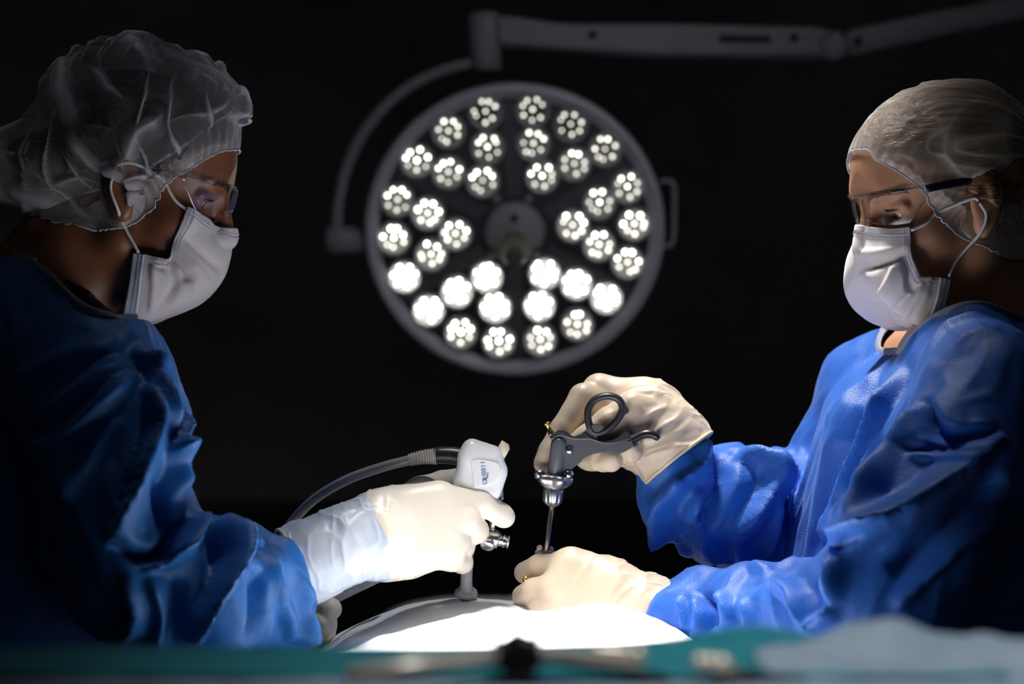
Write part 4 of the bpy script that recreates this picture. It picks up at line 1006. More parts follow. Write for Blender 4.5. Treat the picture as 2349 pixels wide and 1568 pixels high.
# ---------------- right surgeon
def right_person():
    H = Head(2170, 471, 0.0, 15, -1, 18)
    base = np.array([P(2150, 900, 0)[0], 0.0, 0.0])
    t = empty('person', base, 'surgeon in royal blue gown and tight sheer cap operating the black forceps, facing left', 'person')
    neck = (P(2300, 780, 0.02), 0.062)
    hv, hq = head_field(H, neck); surf = hv.copy()
    arms_in = [cpx([(2200, 850, -.05, .07), (2270, 890, -.16, .05), (2030, 1405, -.225, .035), (1750, 1428, -.13, .022), (1620, 1430, -.09, .018), (1500, 1406, -.066, .016)]),
               cpx([(2150, 860, .08, .07), (2050, 900, .15, .05), (1850, 1230, .16, .042), (1545, 1040, .04, .020)])]
    bx = base[0] + 0.03; legs = [[(bx, s * 0.10, 0.85, 0.09), (bx, s * 0.10, 0.48, 0.065), (bx + 0.02, s * 0.10, 0.09, 0.045)] for s in (-1, 1)]
    tor = [(0.75, bx, 0, 0.12, 0.16), (1.0, bx, 0, 0.10, 0.14), (1.3, bx + .01, 0, 0.10, 0.15), (1.41, bx + 0.03, 0, 0.07, 0.12)]
    V, Q = body_low(H, H.W(hv), hq, arms_in, tor, legs)
    mk('body', V, Q, M['skin_r'], t)
    eye(H, t, M['iris_r'], 1); eye(H, t, M['iris_r'], -1); lashes(H, t, 1, M['lash']); lashes(H, t, -1, M['lash']); eyebrow(H, t, 1, M['brow_r'], surf, 3); eyebrow(H, t, -1, M['brow_r'], surf, 4)
    hb = [((-0.012, 0, 0.060), (0.096, 0.077, 0.067), 0.0), ((-0.038, 0, 0.028), (0.066, 0.0775, 0.062), 0.01), ((-0.115, 0, 0.0), (0.05, 0.05, 0.045), 0.02)]
    hair(H, t, hb, M['hair_r'], True)
    blobs = [((-0.012, 0, 0.052), (0.101, 0.083, 0.081), 0.0), ((-0.11, 0, 0.005), (0.062, 0.062, 0.055), 0.04)]
    band = [(1958, 358, -0.025), (1992, 362, 0.03), (2050, 390, 0.062), (2110, 436, 0.074), (2170, 490, 0.083), (2240, 532, 0.088), (2290, 578, 0.080), (2335, 600, 0.05), (2345, 600, 0.0)]
    def ridge(V):
        w = V + 0.010 * np.stack([vnoise(V * 18, 40 + k) for k in range(3)], 1); T = np.tile(nrm([0.9, 0.1, 0.35]), (len(V), 1))
        a = ridged(along(w, T, 0.75) * 22, 3, 1, 2.0); b = ridged(along(w, T, 0.85) * 60, 8, 1, 1.5)
        return 0.002 * a + 0.0012 * b, 0.35 * a ** 2 + 0.30 * b ** 2 + 0.38 * np.clip((0.045 - V[:, 2]) / 0.04, 0, 1)
    cap_shell(H, t, blobs, band, M['cap_r'], 17, lambda m, d: np.full(len(m), 1.02), ridge)
    rows = [[(2088, 520, .058), (2045, 524, .040), (1995, 521, .020), (1957, 517, 0)], [(2089, 547, .060), (2042, 550, .044), (1992, 547, .021), (1954, 541, 0)],
            [(2090, 580, .062), (2046, 588, .052), (1992, 592, .029), (1953, 590, 0)], [(2100, 608, .064), (2056, 632, .057), (2000, 648, .037), (1962, 636, 0)],
            [(2113, 632, .064), (2072, 672, .060), (2030, 700, .042), (2000, 684, 0)], [(2135, 635, .068), (2108, 690, .066), (2075, 730, .048), (2042, 716, 0)],
            [(2152, 636, .069), (2138, 690, .067), (2108, 746, .048), (2080, 738, 0)], [(2181, 640, .066), (2166, 692, .062), (2139, 752, .046), (2112, 748, 0)]]
    loops = [[(2090, 528, .060), (2128, 505, .072), (2168, 480, .082), (2215, 455, .086), (2245, 460, .083)], [(2176, 634, .068), (2212, 588, .080), (2250, 540, .088), (2262, 495, .084), (2248, 465, .083)]]
    face_mask(H, t, rows, loops, [([(2085, 583), (2040, 602), (1965, 622)], 16, -0.0045, -1), ([(2068, 585), (2085, 625), (2088, 670)], 16, -0.004), ([(2055, 600), (2035, 650), (2005, 690)], 14, 0.003, 1), ([(2105, 645), (2080, 680), (2045, 715)], 12, -0.004, 1), ([(2120, 650), (2090, 700), (2070, 735)], 10, 0.002), ([(2090, 560), (2030, 575), (1960, 580)], 9, 0.0018, 1)], 13)
    glasses(H, t, None, M['temple_navy'])
    rowsg = px_rows([(2300, 2160, 0, .18, .24), (1800, 2150, 0, .165, .23), (1450, 2135, 0, .150, .20), (1300, 2120, 0, .142, .195), (1100, 2130, 0, .132, .19), (1000, 2145, 0, .129, .19), (920, 2170, 0, .125, .185), (860, 2205, 0, .115, .17), (810, 2245, 0, .10, .145), (770, 2275, 0, .085, .11), (735, 2300, 0, .075, .085)])
    arms = [cpx([(2230, 860, -.10, .072), (2275, 910, -.165, .072), (2205, 1060, -.20, .074), (2110, 1230, -.225, .076), (2030, 1400, -.23, .074), (1900, 1430, -.19, .062), (1750, 1425, -.13, .053), (1620, 1428, -.09, .045), (1540, 1425, -.07, .037), (1480, 1405, -.06, .028)]),
            cpx([(2150, 850, .10, .072), (2035, 905, .155, .068), (1950, 1080, .17, .07), (1870, 1220, .16, .072), (1760, 1190, .12, .070), (1660, 1155, .08, .066), (1566, 1112, .05, .049), (1545, 1062, .038, .028)])]
    folds = [([(1985, 845), (1940, 930), (1895, 1060), (1850, 1300)], 22, .008, -1), ([(2026, 833), (1954, 966), (1898, 1110), (1878, 1309)], 20, -.012), ([(2064, 838), (1998, 988), (1959, 1088), (1915, 1240)], 24, .013, 1),
             ([(2136, 816), (2026, 1010), (1987, 1121), (1948, 1200)], 22, .013, 1), ([(2100, 830), (2010, 1000), (1968, 1110)], 14, -.007), ([(2125, 905), (2053, 1010), (2000, 1120), (1976, 1198)], 20, .010, 1),
             ([(2120, 905), (2145, 965), (2200, 988), (2293, 985)], 30, -.016, -1), ([(2064, 1024), (2175, 1022), (2272, 1034)], 13, -.008), ([(2085, 1040), (2150, 1050), (2230, 1060)], 12, .005),
             ([(2299, 996), (2192, 1110), (2087, 1187), (1998, 1218), (1909, 1254)], 44, .026, -1), ([(2064, 1200), (1959, 1290), (1926, 1387)], 24, .012, -1), ([(1909, 1254), (1934, 1300), (1920, 1387)], 20, .010, -1),
             ([(2300, 1090), (2160, 1210), (2040, 1310)], 30, -.014), ([(2290, 1180), (2150, 1300), (2060, 1400)], 28, .010, -1),
             ([(1772, 1345), (1838, 1380), (1860, 1442)], 22, .015, 1), ([(1860, 1442), (1890, 1420), (1920, 1392)], 18, .012, -1), ([(1621, 1359), (1632, 1400), (1624, 1450)], 14, -.012), ([(1655, 1365), (1675, 1410), (1650, 1460)], 16, .012, 1), ([(1590, 1362), (1600, 1420), (1585, 1465)], 14, .009, 1), ([(1700, 1375), (1715, 1430), (1690, 1475)], 16, .008, 1), ([(1560, 1372), (1565, 1450)], 12, .006, 1),
             ([(1690, 1040), (1727, 1065), (1754, 1110), (1710, 1182), (1677, 1215)], 30, .020, 1), ([(1640, 1030), (1660, 1090), (1630, 1170), (1580, 1230)], 26, -.014), ([(1765, 1150), (1765, 1200), (1749, 1275)], 16, .012, 1), ([(1745, 1062), (1785, 1110), (1810, 1150)], 20, .014, -1), ([(1800, 1050), (1830, 1100), (1825, 1180)], 18, .012, -1), ([(1770, 1060), (1800, 1130), (1790, 1240)], 20, -.012),
             ([(1560, 1095), (1515, 1150), (1525, 1240)], 24, .012, 1), ([(1600, 1005), (1612, 1060), (1540, 1112)], 16, .010, 1), ([(1475, 1110), (1530, 1215), (1620, 1285)], 24, .010, -1), ([(1560, 1240), (1680, 1290), (1800, 1312)], 20, .008, 1), ([(1610, 1120), (1600, 1190), (1640, 1260)], 20, .012, -1), ([(1680, 1230), (1700, 1280), (1760, 1320)], 18, .009, 1)]
    def grow(m, d):
        near = np.clip((-m[:, 1] - 0.05) / 0.08, 0, 1); px = m[:, 0] / ((m[:, 1] + 2.6) / FPX) + CX
        fore = (px < 1960); ax = np.where(fore[:, None], np.array([1.0, 0, 0.0]), nrm([0.45, 0, 0.9]))
        arm = np.where(fore, 1.0, 0.5); return 1.005 + 0.02 * arm * np.abs(np.einsum('ij,ij->i', ax, d)) ** 1.5
    cut = lambda V: (P(0, 795, 0)[2] + 0.24 * (V[:, 0] - P(2110, 0, 0)[0]) + 1.2 * np.clip(np.abs(V[:, 1]) - 0.085, 0, 1), (V[:, 2] > P(0, 812, 0)[2]) & (V[:, 0] > P(2040, 0, 0)[0]) & (np.abs(V[:, 1]) < 0.14))
    def tdir(V):
        px = to_px(V); lft = np.clip((1900 - px[:, 0]) / 80, 0, 1); low = np.clip((px[:, 1] - 1325) / 40, 0, 1)
        return [([-0.42, 0, -0.9], 0.8 * (1 - lft)), ([0.25, 0.3, -0.9], 0.9 * lft * low), ([-0.5, 0.1, -0.85], 1.1 * lft * (1 - low))]
    o, GV, GQ = gown(t, rowsg, arms, folds, M['gown_r'], 33, cut, grow, tdir)
    ring_binding(o, GV, GQ, P(2290, 770, 0))
    # upper (right) hand on the forceps
    W = cpx([(1485, 960, .045, .033), (1515, 1000, .042, .037), (1540, 1030, .040, .039), (1562, 1058, .038, .040)])
    ch = [cpx([(1400, 935, .05, .018), (1338, 912, .040, .0155), (1290, 985, .026, .0135), (1262, 1035, .016, .0125), (1250, 1062, .010, .0120)]),
          cpx([(1420, 930, .07, .018), (1352, 925, .072, .016), (1318, 1000, .060, .0135), (1345, 1048, .020, .0125), (1400, 1055, -.006, .0118)]),
          cpx([(1440, 935, .08, .017), (1385, 935, .088, .0155), (1360, 1010, .070, .0130), (1400, 1035, .025, .0120), (1448, 1034, -.002, .0112)]),
          cpx([(1450, 945, .085, .016), (1420, 955, .095, .014), (1410, 1020, .075, .0120), (1440, 1048, .035, .011), (1470, 1040, .012, .0105)]),
          cpx([(1490, 955, .03, .022), (1450, 940, .018, .0185), (1395, 968, .012, .0150), (1345, 1005, .010, .0130), (1325, 1020, .010, .0125)])]
    a = nrm(P(1360, 915, .055) - P(1490, 950, .05)); nv = nrm(np.array([0, -1, 0]) - a * np.dot([0, -1, 0], a)); b = np.cross(nv, a); Rm = np.stack([a, nv, b], 1)
    palm = [(rbox(P(1425, 935, .06), (.046, .024, .030), .018, Rm), 0.0), (ell(P(1480, 945, .045), (.034, .028, .033), Rm), 0.02), (ell(P(1460, 985, .04), (.03, .024, .03), Rm), 0.02)]
    hand_glove(t, 'glove', ch, palm, W, M['glove_r'], 8, 1.14, rim=0.0020)
    # lower (left) hand on the trocar
    W = cpx([(1400, 1365, -.06, .031), (1450, 1385, -.063, .0275), (1495, 1402, -.067, .029), (1535, 1418, -.07, .031)])
    ch = [cpx([(1330, 1318, -.050, .018), (1290, 1300, -.040, .0155), (1238, 1300, -.022, .0135), (1205, 1313, -.006, .0122)]),
          cpx([(1330, 1340, -.06, .018), (1275, 1345, -.060, .0155), (1225, 1355, -.045, .0135), (1200, 1366, -.028, .0120)]),
          cpx([(1340, 1360, -.065, .017), (1285, 1378, -.066, .015), (1240, 1388, -.050, .013), (1222, 1392, -.03, .012)]),
          cpx([(1345, 1380, -.06, .016), (1300, 1405, -.060, .014), (1262, 1412, -.045, .012), (1248, 1412, -.03, .011)]),
          cpx([(1350, 1370, -.055, .015), (1320, 1415, -.050, .013), (1290, 1425, -.04, .011)])]
    a = nrm(P(1310, 1330, -.055) - P(1420, 1372, -.06)); nv = nrm(np.array([0, -1, 0.15]) - a * np.dot([0, -1, 0.15], a)); b = np.cross(nv, a); Rm = np.stack([a, nv, b], 1)
    palm = [(rbox(P(1345, 1352, -.058), (.042, .022, .036), .018, Rm), 0.0), (ell(P(1330, 1318, -.05), (.030, .018, .018), Rm), 0.015)]
    hand_glove(t, 'glove', ch, palm, W, M['glove_r'], 9, 1.10)
    legwear(t, bx)
    return t, bx
RP, rbx = right_person(); shoes(RP, rbx, -1)

# ------------------------------------------------------------------ endoscope camera
def endoscope():
    Y = -0.045
    t = empty('endoscope_camera', P(1070, 1350, -.02), 'white endoscope camera head with grey cable and steel stopcock in a gloved hand', 'camera')
    # camera head: a rounded block leaning back
    d = nrm(P(1080, 1130, Y) - P(1118, 1015, Y)); a = np.array([0, -1.0, 0]); b = np.cross(a, d); R = np.stack([b, a, d], 1)  # b across, a to the camera, d down
    c = P(1102, 1078, Y)
    f = Field(c - 0.06, c + 0.06, 0.0013)
    f.add(rbox(P(1102, 1092, Y), (0.0265, 0.021, 0.0205), 0.010, R)); f.add(rbox(P(1104, 1044, Y + .002), (0.0225, 0.022, 0.014), 0.011, R), 0.012)
    f.add(ell(P(1098, 1130, Y + .002), (0.017, 0.015, 0.005), R), 0.006)
    V, Q = f.mesh(); V = smooth(V, Q, 3); o = mk('camera_head', V, Q, M['cam_white'], t)
    yf = Y - 0.0225
    fp = [(1080, 1062), (1092, 1053), (1130, 1058), (1145, 1066), (1147, 1080), (1138, 1104), (1125, 1110), (1092, 1118), (1087, 1112), (1085, 1090)]
    pn = fix_normals(mk('face_panel', *plate(fp, yf, 0.0026, 40), M['cam_white'], o, smooth=False)); mod_bevel(pn, 0.0008, 2)
    # lettering
    cu = bpy.data.curves.new('lettering', 'FONT'); cu.body = '1188HD'; cu.size = 0.0072; cu.align_x = 'CENTER'; cu.align_y = 'CENTER'; cu.extrude = 0.0001
    to = bpy.data.objects.new('lettering_curve', cu); COL.objects.link(to)
    me = bpy.data.meshes.new_from_object(to); bpy.data.objects.remove(to)
    tv = np.array([v.co for v in me.vertices]); tf = [tuple(p.vertices) for p in me.polygons]
    ang = math.radians(-84); ca, sa = math.cos(ang), math.sin(ang); pc = P(1109, 1084, yf - 0.0015)
    mk('lettering', np.stack([tv[:, 0] * ca - tv[:, 1] * sa, -tv[:, 2] * 1, tv[:, 0] * sa + tv[:, 1] * ca], 1) + pc, tf, M['print'], o, smooth=False)
    sw = catmull([P(*q, yf - 0.0016) for q in ((1107, 1101), (1113, 1100), (1118, 1094), (1119, 1083))], 14)
    mk('swoosh', *tube(sw, 0.00045 + 0.0004 * np.sin(np.linspace(0, 3.1, 14)), 6), M['print'], o)
    # buttons
    fix_normals(mk('button', *lathe(P(1140, 1030, Y), P(1162, 1042, Y), [(0, .011), (.75, .0105), (1, .007)], 20), M['cam_button'], t))
    # cable connector, ribbed strain relief, cable
    yc = Y + 0.002
    mk('connector', *tube(catmull(PP([(1068, 1052, yc), (1040, 1045, yc), (1010, 1044, yc), (998, 1046, yc)]), 12), [.0105, .0102, .0098, .0095, .0093, .0091, .009, .0089, .0088, .0087, .0086, .0084], 18), M['black'], t)
    mk('collar', *tube(PP([(1071, 1053, yc), (1064, 1050, yc)]), .0112, 18), M['steel'], t)
    rib = catmull(PP([(1000, 1046, yc), (970, 1048, yc), (938, 1055, yc)]), 40)
    mk('strain_relief', *tube(rib, np.linspace(.0085, .0062, 40) + 0.0009 * np.sin(np.arange(40) * 1.7), 16), M['cable_band'], t)
    cab = catmull(PP([(942, 1054, yc), (880, 1070, yc), (800, 1098, yc + .01), (730, 1138, yc + .03), (680, 1185, yc + .05), (645, 1240, yc + .07), (620, 1330, yc + .09), (600, 1480, yc + .12), (590, 1800, yc + .15)]), 90)
    mk('cable', *tube(cab, .0054, 16), M['cable'], t)
    # coupler under the head, scope, stopcock and long tube
    mk('coupler', *lathe(P(1092, 1128, Y + .005), P(1078, 1180, Y + .012), [(0, .014), (.25, .0145), (.3, .012), (1, .0105)], 24), M['steel_dull'], t)
    mk('scope_hub', *lathe(P(1084, 1155, Y + .012), P(1072, 1250, Y + .018), [(0, .0085), (.5, .0085), (.55, .0095), (.9, .0095), (1, .006)], 24), M['steel_dull'], t)
    mk('scope_tube', *tube(PP([(1078, 1235, Y + .018), (1070, 1350, Y + .03), (1068, 1420, Y + .04)]), .0055, 16), M['steel_dull'], t)
    cl = fix_normals(mk('latch', *plate([(1128, 1125), (1142, 1112), (1155, 1118), (1156, 1142), (1148, 1150), (1138, 1138), (1142, 1126), (1132, 1134)], Y + .002, .009), M['steel'], t, smooth=False)); mod_bevel(cl, .001)
    ys = Y + .005
    st = mk('stopcock', *lathe(P(1113, 1230, ys), P(1146, 1240, ys), [(0, .006), (.05, .0085), (.3, .0095), (.7, .0095), (.95, .0085), (1, .006)], 20), M['steel'], t)
    mk('spigot', *lathe(P(1085, 1228, ys), P(1118, 1232, ys), [(0, .0048), (.8, .0048), (.9, .0056), (1, .0056)], 18), M['steel'], st)
    mk('hose_barb', *lathe(P(1142, 1238, ys), P(1168, 1243, ys), [(0, .004), (.1, .0062), (.35, .0062), (.4, .0045), (.5, .0075), (.8, .0048), (.85, .0070), (1, .0068)], 20), M['steel'], st)
    mk('tap', *lathe(P(1122, 1236, ys - .002), P(1117, 1254, ys - .010), [(0, .005), (.3, .005), (.35, .0075), (.9, .0075), (1, .006)], 18), M['steel'], st)
    mk('lever', *lathe(P(1128, 1224, ys), P(1131, 1196, ys), [(0, .0055), (.2, .0055), (.3, .0035), (.7, .0032), (.8, .0042), (1, .0038)], 16), M['steel'], st)
endoscope()

# ------------------------------------------------------------------ laparoscopic forceps
def forceps():
    Y = -0.012
    t = empty('laparoscopic_forceps', P(1250, 1275, -.01), 'black ring-handled laparoscopic forceps in the upper gloved hand', 'forceps')
    body = [(1262, 1000), (1282, 987), (1300, 991), (1318, 1001), (1340, 996), (1355, 1003), (1385, 1012), (1412, 1006), (1436, 988), (1450, 1014), (1452, 1022), (1425, 1038), (1395, 1036), (1362, 1040), (1340, 1050), (1330, 1060), (1310, 1075), (1292, 1085), (1280, 1040), (1272, 1012)]
    o = fix_normals(mk('handle_body', *plate(body, Y, .013, 110), M['handle'], t, smooth=False)); mod_bevel(o, .0022, 3); flat_auto(o)
    e = fix_normals(mk('handle_spine', *plate([(1262, 1001), (1282, 986), (1298, 988), (1316, 1000), (1342, 992), (1360, 1003), (1386, 1010), (1412, 1003), (1436, 985), (1446, 1004), (1414, 1016), (1384, 1018), (1352, 1008), (1318, 1008), (1284, 1000), (1268, 1008)], Y, .018, 100), M['handle_dark'], o, smooth=False)); mod_bevel(e, .0015, 2); flat_auto(e)
    # finger ring and its stem
    ring = catmull(PP([(1362, 992, Y), (1350, 968, Y), (1350, 938, Y), (1366, 916, Y), (1394, 908, Y), (1419, 916, Y), (1428, 936, Y), (1420, 957, Y), (1402, 977, Y), (1382, 990, Y)]), 60, True)
    mk('finger_ring', *tube(ring, .0042, 14, closed=True, flat=1.7), M['handle_dark'], o)
    sp = fix_normals(mk('ring_spur', *plate([(1408, 908), (1424, 918), (1440, 935), (1441, 945), (1430, 950), (1418, 950), (1424, 938), (1420, 922)], Y, .013, 40), M['handle_dark'], o, smooth=False)); mod_bevel(sp, .002, 3); flat_auto(sp)
    stm = fix_normals(mk('ring_stem', *plate([(1345, 985), (1362, 972), (1385, 978), (1372, 992), (1366, 1008), (1345, 1000), (1330, 998)], Y, .013, 40), M['handle'], o, smooth=False)); mod_bevel(stm, .002, 3); flat_auto(stm)
    tr = catmull(PP([(1440, 1012, Y), (1458, 1004, Y), (1480, 995, Y), (1500, 997, Y), (1511, 1007, Y)]), 20)
    mk('trigger_hook', *tube(tr, np.interp(np.linspace(0, 1, 20), [0, .15, .6, .9, 1], [.0055, .0048, .0048, .0042, .0028]), 12, flat=1.3), M['black'], o)
    mk('barrel', *lathe(P(1284, 1002, Y - .004), P(1272, 1093, Y - .004), [(0, .004), (.10, .0082), (.2, .0086), (.95, .0084), (1, .0075)], 28), M['barrel'], t)
    mk('screw', *lathe(P(1306, 1032, Y - .005), P(1306, 1032, Y - .0095), [(0, .0045), (.7, .0045), (1, .003)], 18), M['steel'], t)
    mk('pin', *lathe(P(1270, 1004, Y), P(1253, 969, Y), [(0, .0034), (.45, .0034), (.5, .0024), (.88, .0024), (.9, .0036), (1, .0034)], 16), M['gold'], t)
    # star-shaped rotation wheel
    c0, c1 = P(1272, 1088, Y - .004), P(1268, 1128, Y - .004); ax = nrm(c1 - c0); u = nrm(np.cross(ax, (0, 1, 0))); w = np.cross(ax, u)
    n = 72; V = []; prof = [(0, .0085), (.05, .0145), (.12, .0175), (.30, .0180), (.42, .0175), (.62, .0140), (.85, .0085), (1, .0070)]
    for tt, r in prof:
        for j in range(n):
            an = j * 2 * math.pi / n; lob = 1 + (0.16 * math.cos(an * 5 + .6) if .03 < tt < .7 else 0)
            V.append(c0 + (c1 - c0) * tt + r * lob * (math.cos(an) * u + math.sin(an) * w))
    F = [(k * n + j, k * n + (j + 1) % n, (k + 1) * n + (j + 1) % n, (k + 1) * n + j) for k in range(len(prof) - 1) for j in range(n)] + [tuple(range(n - 1, -1, -1)), tuple((len(prof) - 1) * n + j for j in range(n))]
    wh = fix_normals(mk('rotation_wheel', np.array(V), F, M['steel_dull'], t))
    for s in (-1, 1):
        mk('wheel_lug', *lathe(P(1270 + s * 32, 1096, Y - .004), P(1270 + s * 33, 1078, Y - .004), [(0, .006), (.6, .0065), (1, .0045)], 16), M['steel'], wh)
    # ribbed nose cone
    n = 60; c0, c1 = P(1269, 1120, Y - .004), P(1266, 1162, Y - .004); V = []; prof = [(0, .0098), (.1, .0108), (.7, .0098), (.85, .0075), (.95, .0045), (1, .0030)]
    for tt, r in prof:
        for j in range(n):
            an = j * 2 * math.pi / n; V.append(c0 + (c1 - c0) * tt + r * (1 + .07 * math.cos(an * 10)) * (math.cos(an) * u + math.sin(an) * w))
    F = [(k * n + j, k * n + (j + 1) % n, (k + 1) * n + (j + 1) % n, (k + 1) * n + j) for k in range(len(prof) - 1) for j in range(n)] + [tuple(range(n - 1, -1, -1)), tuple((len(prof) - 1) * n + j for j in range(n))]
    fix_normals(mk('nose_cone', np.array(V), F, M['steel_dull'], t))
    mk('shaft', *tube(PP([(1266, 1155, Y - .004), (1252, 1272, Y - .002), (1244, 1350, 0.0)]), .0030, 14), M['shaft'], t)
forceps()

def trocars():
    t = empty('trocar', P(1248, 1300, 0), 'small steel trocar with studded collar pinched in the lower gloved hand', 'trocar')
    Y = -0.004
    ring = np.array([P(1250, 1266, Y) + .0085 * np.array([math.cos(a), math.sin(a) * .9, math.sin(a) * .35 * 0 + .0]) for a in np.linspace(0, 2 * math.pi, 36, endpoint=False)])
    mk('collar', *tube(ring, .0024, 10, closed=True), M['satin'], t)
    mk('cannula', *lathe(P(1250, 1268, Y), P(1246, 1360, Y + .004), [(0, .0085), (.1, .0078), (.2, .006), (1, .0055)], 20), M['steel_dull'], t)
    for px, py, q in ((1236, 1254, -.008), (1268, 1258, .004), (1230, 1274, -.004), (1270, 1272, -.008)):
        b = P(1250, 1268, Y); e = P(px, py, Y + q); mk('stud', *lathe(b + (e - b) * .45, e, [(0, .0016), (.5, .0016), (.55, .0034), (.95, .0032), (1, .002)], 14), M['satin'], t)
    mk('side_tap', *lathe(P(1215, 1330, -.02), P(1206, 1328, -.045), [(0, .002), (.6, .002), (.65, .0034), (1, .003)], 12), M['gold'], t)
    t2 = empty('trocar', P(1070, 1352, 0), 'grey trocar port standing in the drape around the endoscope tube', 'trocar')
    mk('cannula', *lathe(P(1071, 1300, -.024), P(1069, 1362, -.012), [(0, .0062), (.6, .0064), (.9, .008), (1, .0085)], 20), M['tube_grey'], t2)
    mk('flange', *lathe(P(1069, 1352, -.014), P(1069, 1362, -.012), [(0, .010), (.5, .0125), (1, .0125)], 20), M['tube_grey'], t2)
trocars()
tag(mk('suction_tube', *tube(catmull(PP([(715, 1395, .01), (800, 1352, .0), (873, 1316, -.008)]), 16), np.linspace(.0068, .0078, 16), 16), M['tube_grey'], loc=P(715, 1395, .01)),
    'grey plastic tube slanting under the wrist of the left surgeon', 'tube')

# ------------------------------------------------------------------ instrument stand in the foreground
def tray():
    Y0, Y1 = -1.21, -0.98
    zt = P(0, 1462, -1.0)[2]
    t = empty('instrument_stand', (0.0, -1.2, 0), 'instrument stand under draped towels along the bottom of the picture', 'stand')
    mod_bevel(box_obj('tray', (-0.42, Y0 + .02, zt - .035), (0.40, Y1 - .02, zt - .012), M['steel_dull'], t), .008)
    mk('post', *tube([(-.30, -1.2, .06), (-.30, -1.2, zt - .03)], .018, 16), M['steel_dull'], t)
    for y in (-1.36, -1.02): mk('foot', *tube([(-.30, -1.2, .06), (-.30, y, .03)], .016, 12), M['steel_dull'], t)
    mk('foot', *tube([(-.30, -1.2, .06), (.22, -1.2, .03)], .016, 12), M['steel_dull'], t)
    def cloth(name, x0, x1, y0, y1, z, drop, mat, seed, label, bump=0.004, mounds=(), fr=18, tilt=0.0, fb=(1, 1)):
        nx, ny = 120, 60; xs = np.linspace(x0, x1, nx); ys = np.linspace(y0, y1, ny); X, Yv = np.meshgrid(xs, ys, indexing='ij')
        Z = np.full_like(X, z) + tilt * X
        for mx, my, sx, sy, hh in mounds: Z += hh * np.exp(-((X - mx) / sx) ** 2 - ((Yv - my) / sy) ** 2)
        edge = np.maximum(fb[1] * np.clip((Yv - (y1 - .03)) / .03, 0, 1), fb[0] * np.clip(((y0 + .03) - Yv) / .03, 0, 1)); Z -= drop * edge ** 2
        V = np.stack([X, Yv, Z], -1).reshape(-1, 3); V[:, 2] += bump * np.maximum(fbm(V * fr, seed), -0.4)
        i = np.arange(nx - 1)[:, None] * ny + np.arange(ny - 1)[None, :]; Q = np.stack([i, i + ny, i + ny + 1, i + 1], -1).reshape(-1, 4)
        o = mk(name, V, Q, mat, loc=((x0 + x1) / 2, (y0 + y1) / 2, z)); mod_solid(o, .002, 1); return tag(o, label, 'cloth')
    cloth('towel', -0.43, 0.30, -1.150, Y1, zt - .006, .05, M['teal'], 2, 'teal towel spread along the back edge of the instrument stand', .0015,
          ((.10, -1.02, .10, .03, .004), (.165, -1.0, .045, .03, .012)), 8, fb=(0, 1))
    cloth('sterile_wrap', -0.40, 0.42, Y0, -1.152, zt - .009, .06, M['paleblue'], 5, 'pale blue sterile wrap along the front of the instrument stand', .002, (), fb=(1, 0))
    cloth('folded_wrap', 0.155, 0.46, -1.16, -1.0, zt - .010, .06, M['paleblue'], 8, 'folded pale blue wrap heaped at the right end of the instrument stand', .006, ((.24, -1.06, .06, .06, .020), (.34, -1.07, .08, .06, .012)))
    return zt
ZT = tray()

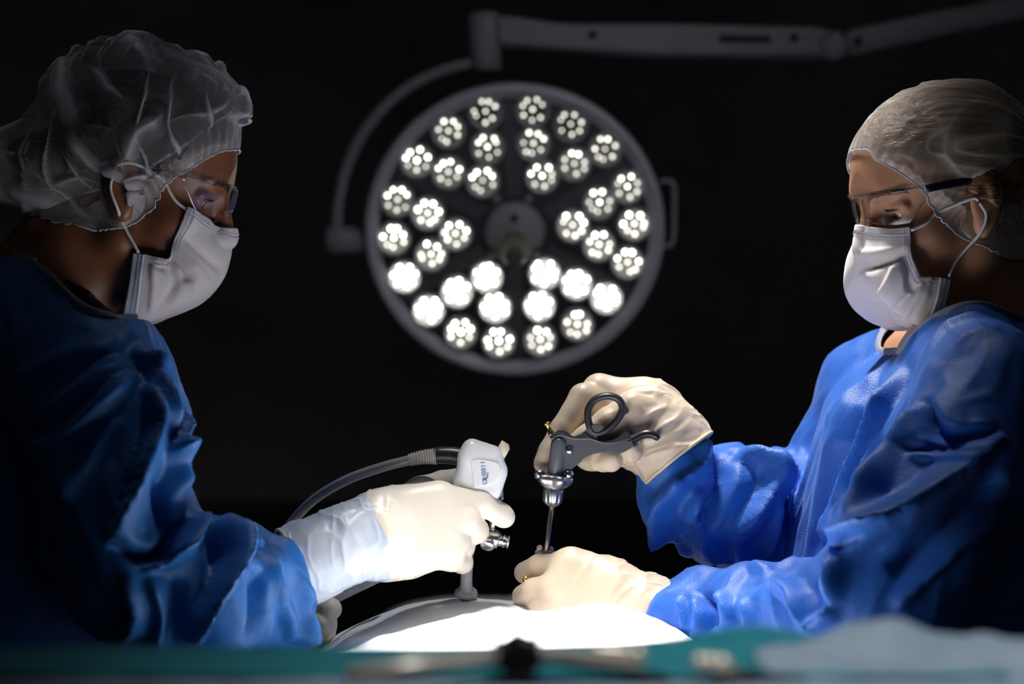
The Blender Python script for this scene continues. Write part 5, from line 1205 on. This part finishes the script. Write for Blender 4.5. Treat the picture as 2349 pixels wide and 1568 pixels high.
def foreground_tools():
    Y = -1.165
    q = lambda px, py, y=Y: P(px, py, y)
    t = empty('needle_holder', q(1185, 1530), 'steel surgical instrument with black star-shaped knob lying on the towel', 'instrument')
    c = q(1190, 1504); n = 64; V = []
    prof = [(-.012, .009), (-.011, .0132), (.0, .0142), (.011, .0132), (.012, .009)]
    for yy, r in prof:
        for j in range(n):
            a = j * 2 * math.pi / n; lob = 1 + .40 * max(0, math.cos(7 * a + .9)) ** 2; V.append(c + np.array([r * lob * math.cos(a), yy, r * lob * math.sin(a)]))
    F = [(k * n + j, k * n + (j + 1) % n, (k + 1) * n + (j + 1) % n, (k + 1) * n + j) for k in range(len(prof) - 1) for j in range(n)] + [tuple(range(n)), tuple((len(prof) - 1) * n + j for j in range(n))]
    fix_normals(mk('star_knob', np.array(V), F, M['black'], t))
    mk('rod', *tube([q(1170, 1500), q(1010, 1522, Y - .03), q(800, 1548, Y - .06)], .0048, 16), M['satin'], t)
    mk('neck', *lathe(q(1200, 1500), q(1250, 1502), [(0, .008), (.5, .009), (1, .007)], 20), M['satin'], t)
    h1 = fix_normals(mk('handle', *plate([(1245, 1488), (1300, 1488), (1360, 1496), (1410, 1500), (1440, 1508), (1470, 1520), (1470, 1532), (1430, 1528), (1360, 1520), (1300, 1510), (1250, 1505)], Y, .010, 60), M['satin'], t, smooth=False)); mod_bevel(h1, .002, 2); flat_auto(h1)
    mk('handle_bar', *tube(catmull([q(1362, 1488), q(1420, 1492), q(1465, 1503)], 12), .0035, 12), M['satin'], t)
    mk('handle_tip', *lathe(q(1440, 1499), q(1480, 1504), [(0, .003), (.5, .006), (1, .004)], 16), M['satin'], t)
    u = fix_normals(mk('lower_handle', *plate([(1250, 1505), (1350, 1520), (1430, 1532), (1520, 1545), (1530, 1552), (1430, 1545), (1330, 1532), (1250, 1516)], Y + .006, .012, 50), M['black'], t, smooth=False)); mod_bevel(u, .002, 2)
    t2 = empty('towel_clamp', q(1620, 1540), 'small steel clamp with two bright tips beside the folded wrap', 'clamp')
    for k, (a, b) in enumerate((((1590, 1512), (1655, 1545)), ((1612, 1512), (1680, 1545)))):
        mk('tip', *lathe(q(*a), q(*b), [(0, .003), (.15, .0055), (.35, .005), (.5, .0035), (1, .003)], 16), M['satin'], t2)
    mk('hinge', *lathe(q(1655, 1530, Y - .012), q(1655, 1530, Y + .012), [(0, .005), (.1, .007), (.9, .007), (1, .005)], 18), M['satin'], t2)
    mk('shank', *tube([q(1640, 1530), q(1700, 1548), q(1850, 1568)], .0042, 12), M['black'], t2)
    t3 = tag(mk('instrument_tip', *lathe(q(1535, 1476, -1.02), q(1560, 1474, -1.02), [(0, .0015), (.2, .0035), (.8, .0035), (1, .0015)], 14), M['satin'], loc=q(1545, 1478, -1.02)), 'tiny bright instrument tip resting on the teal towel ridge', 'instrument')
foreground_tools()
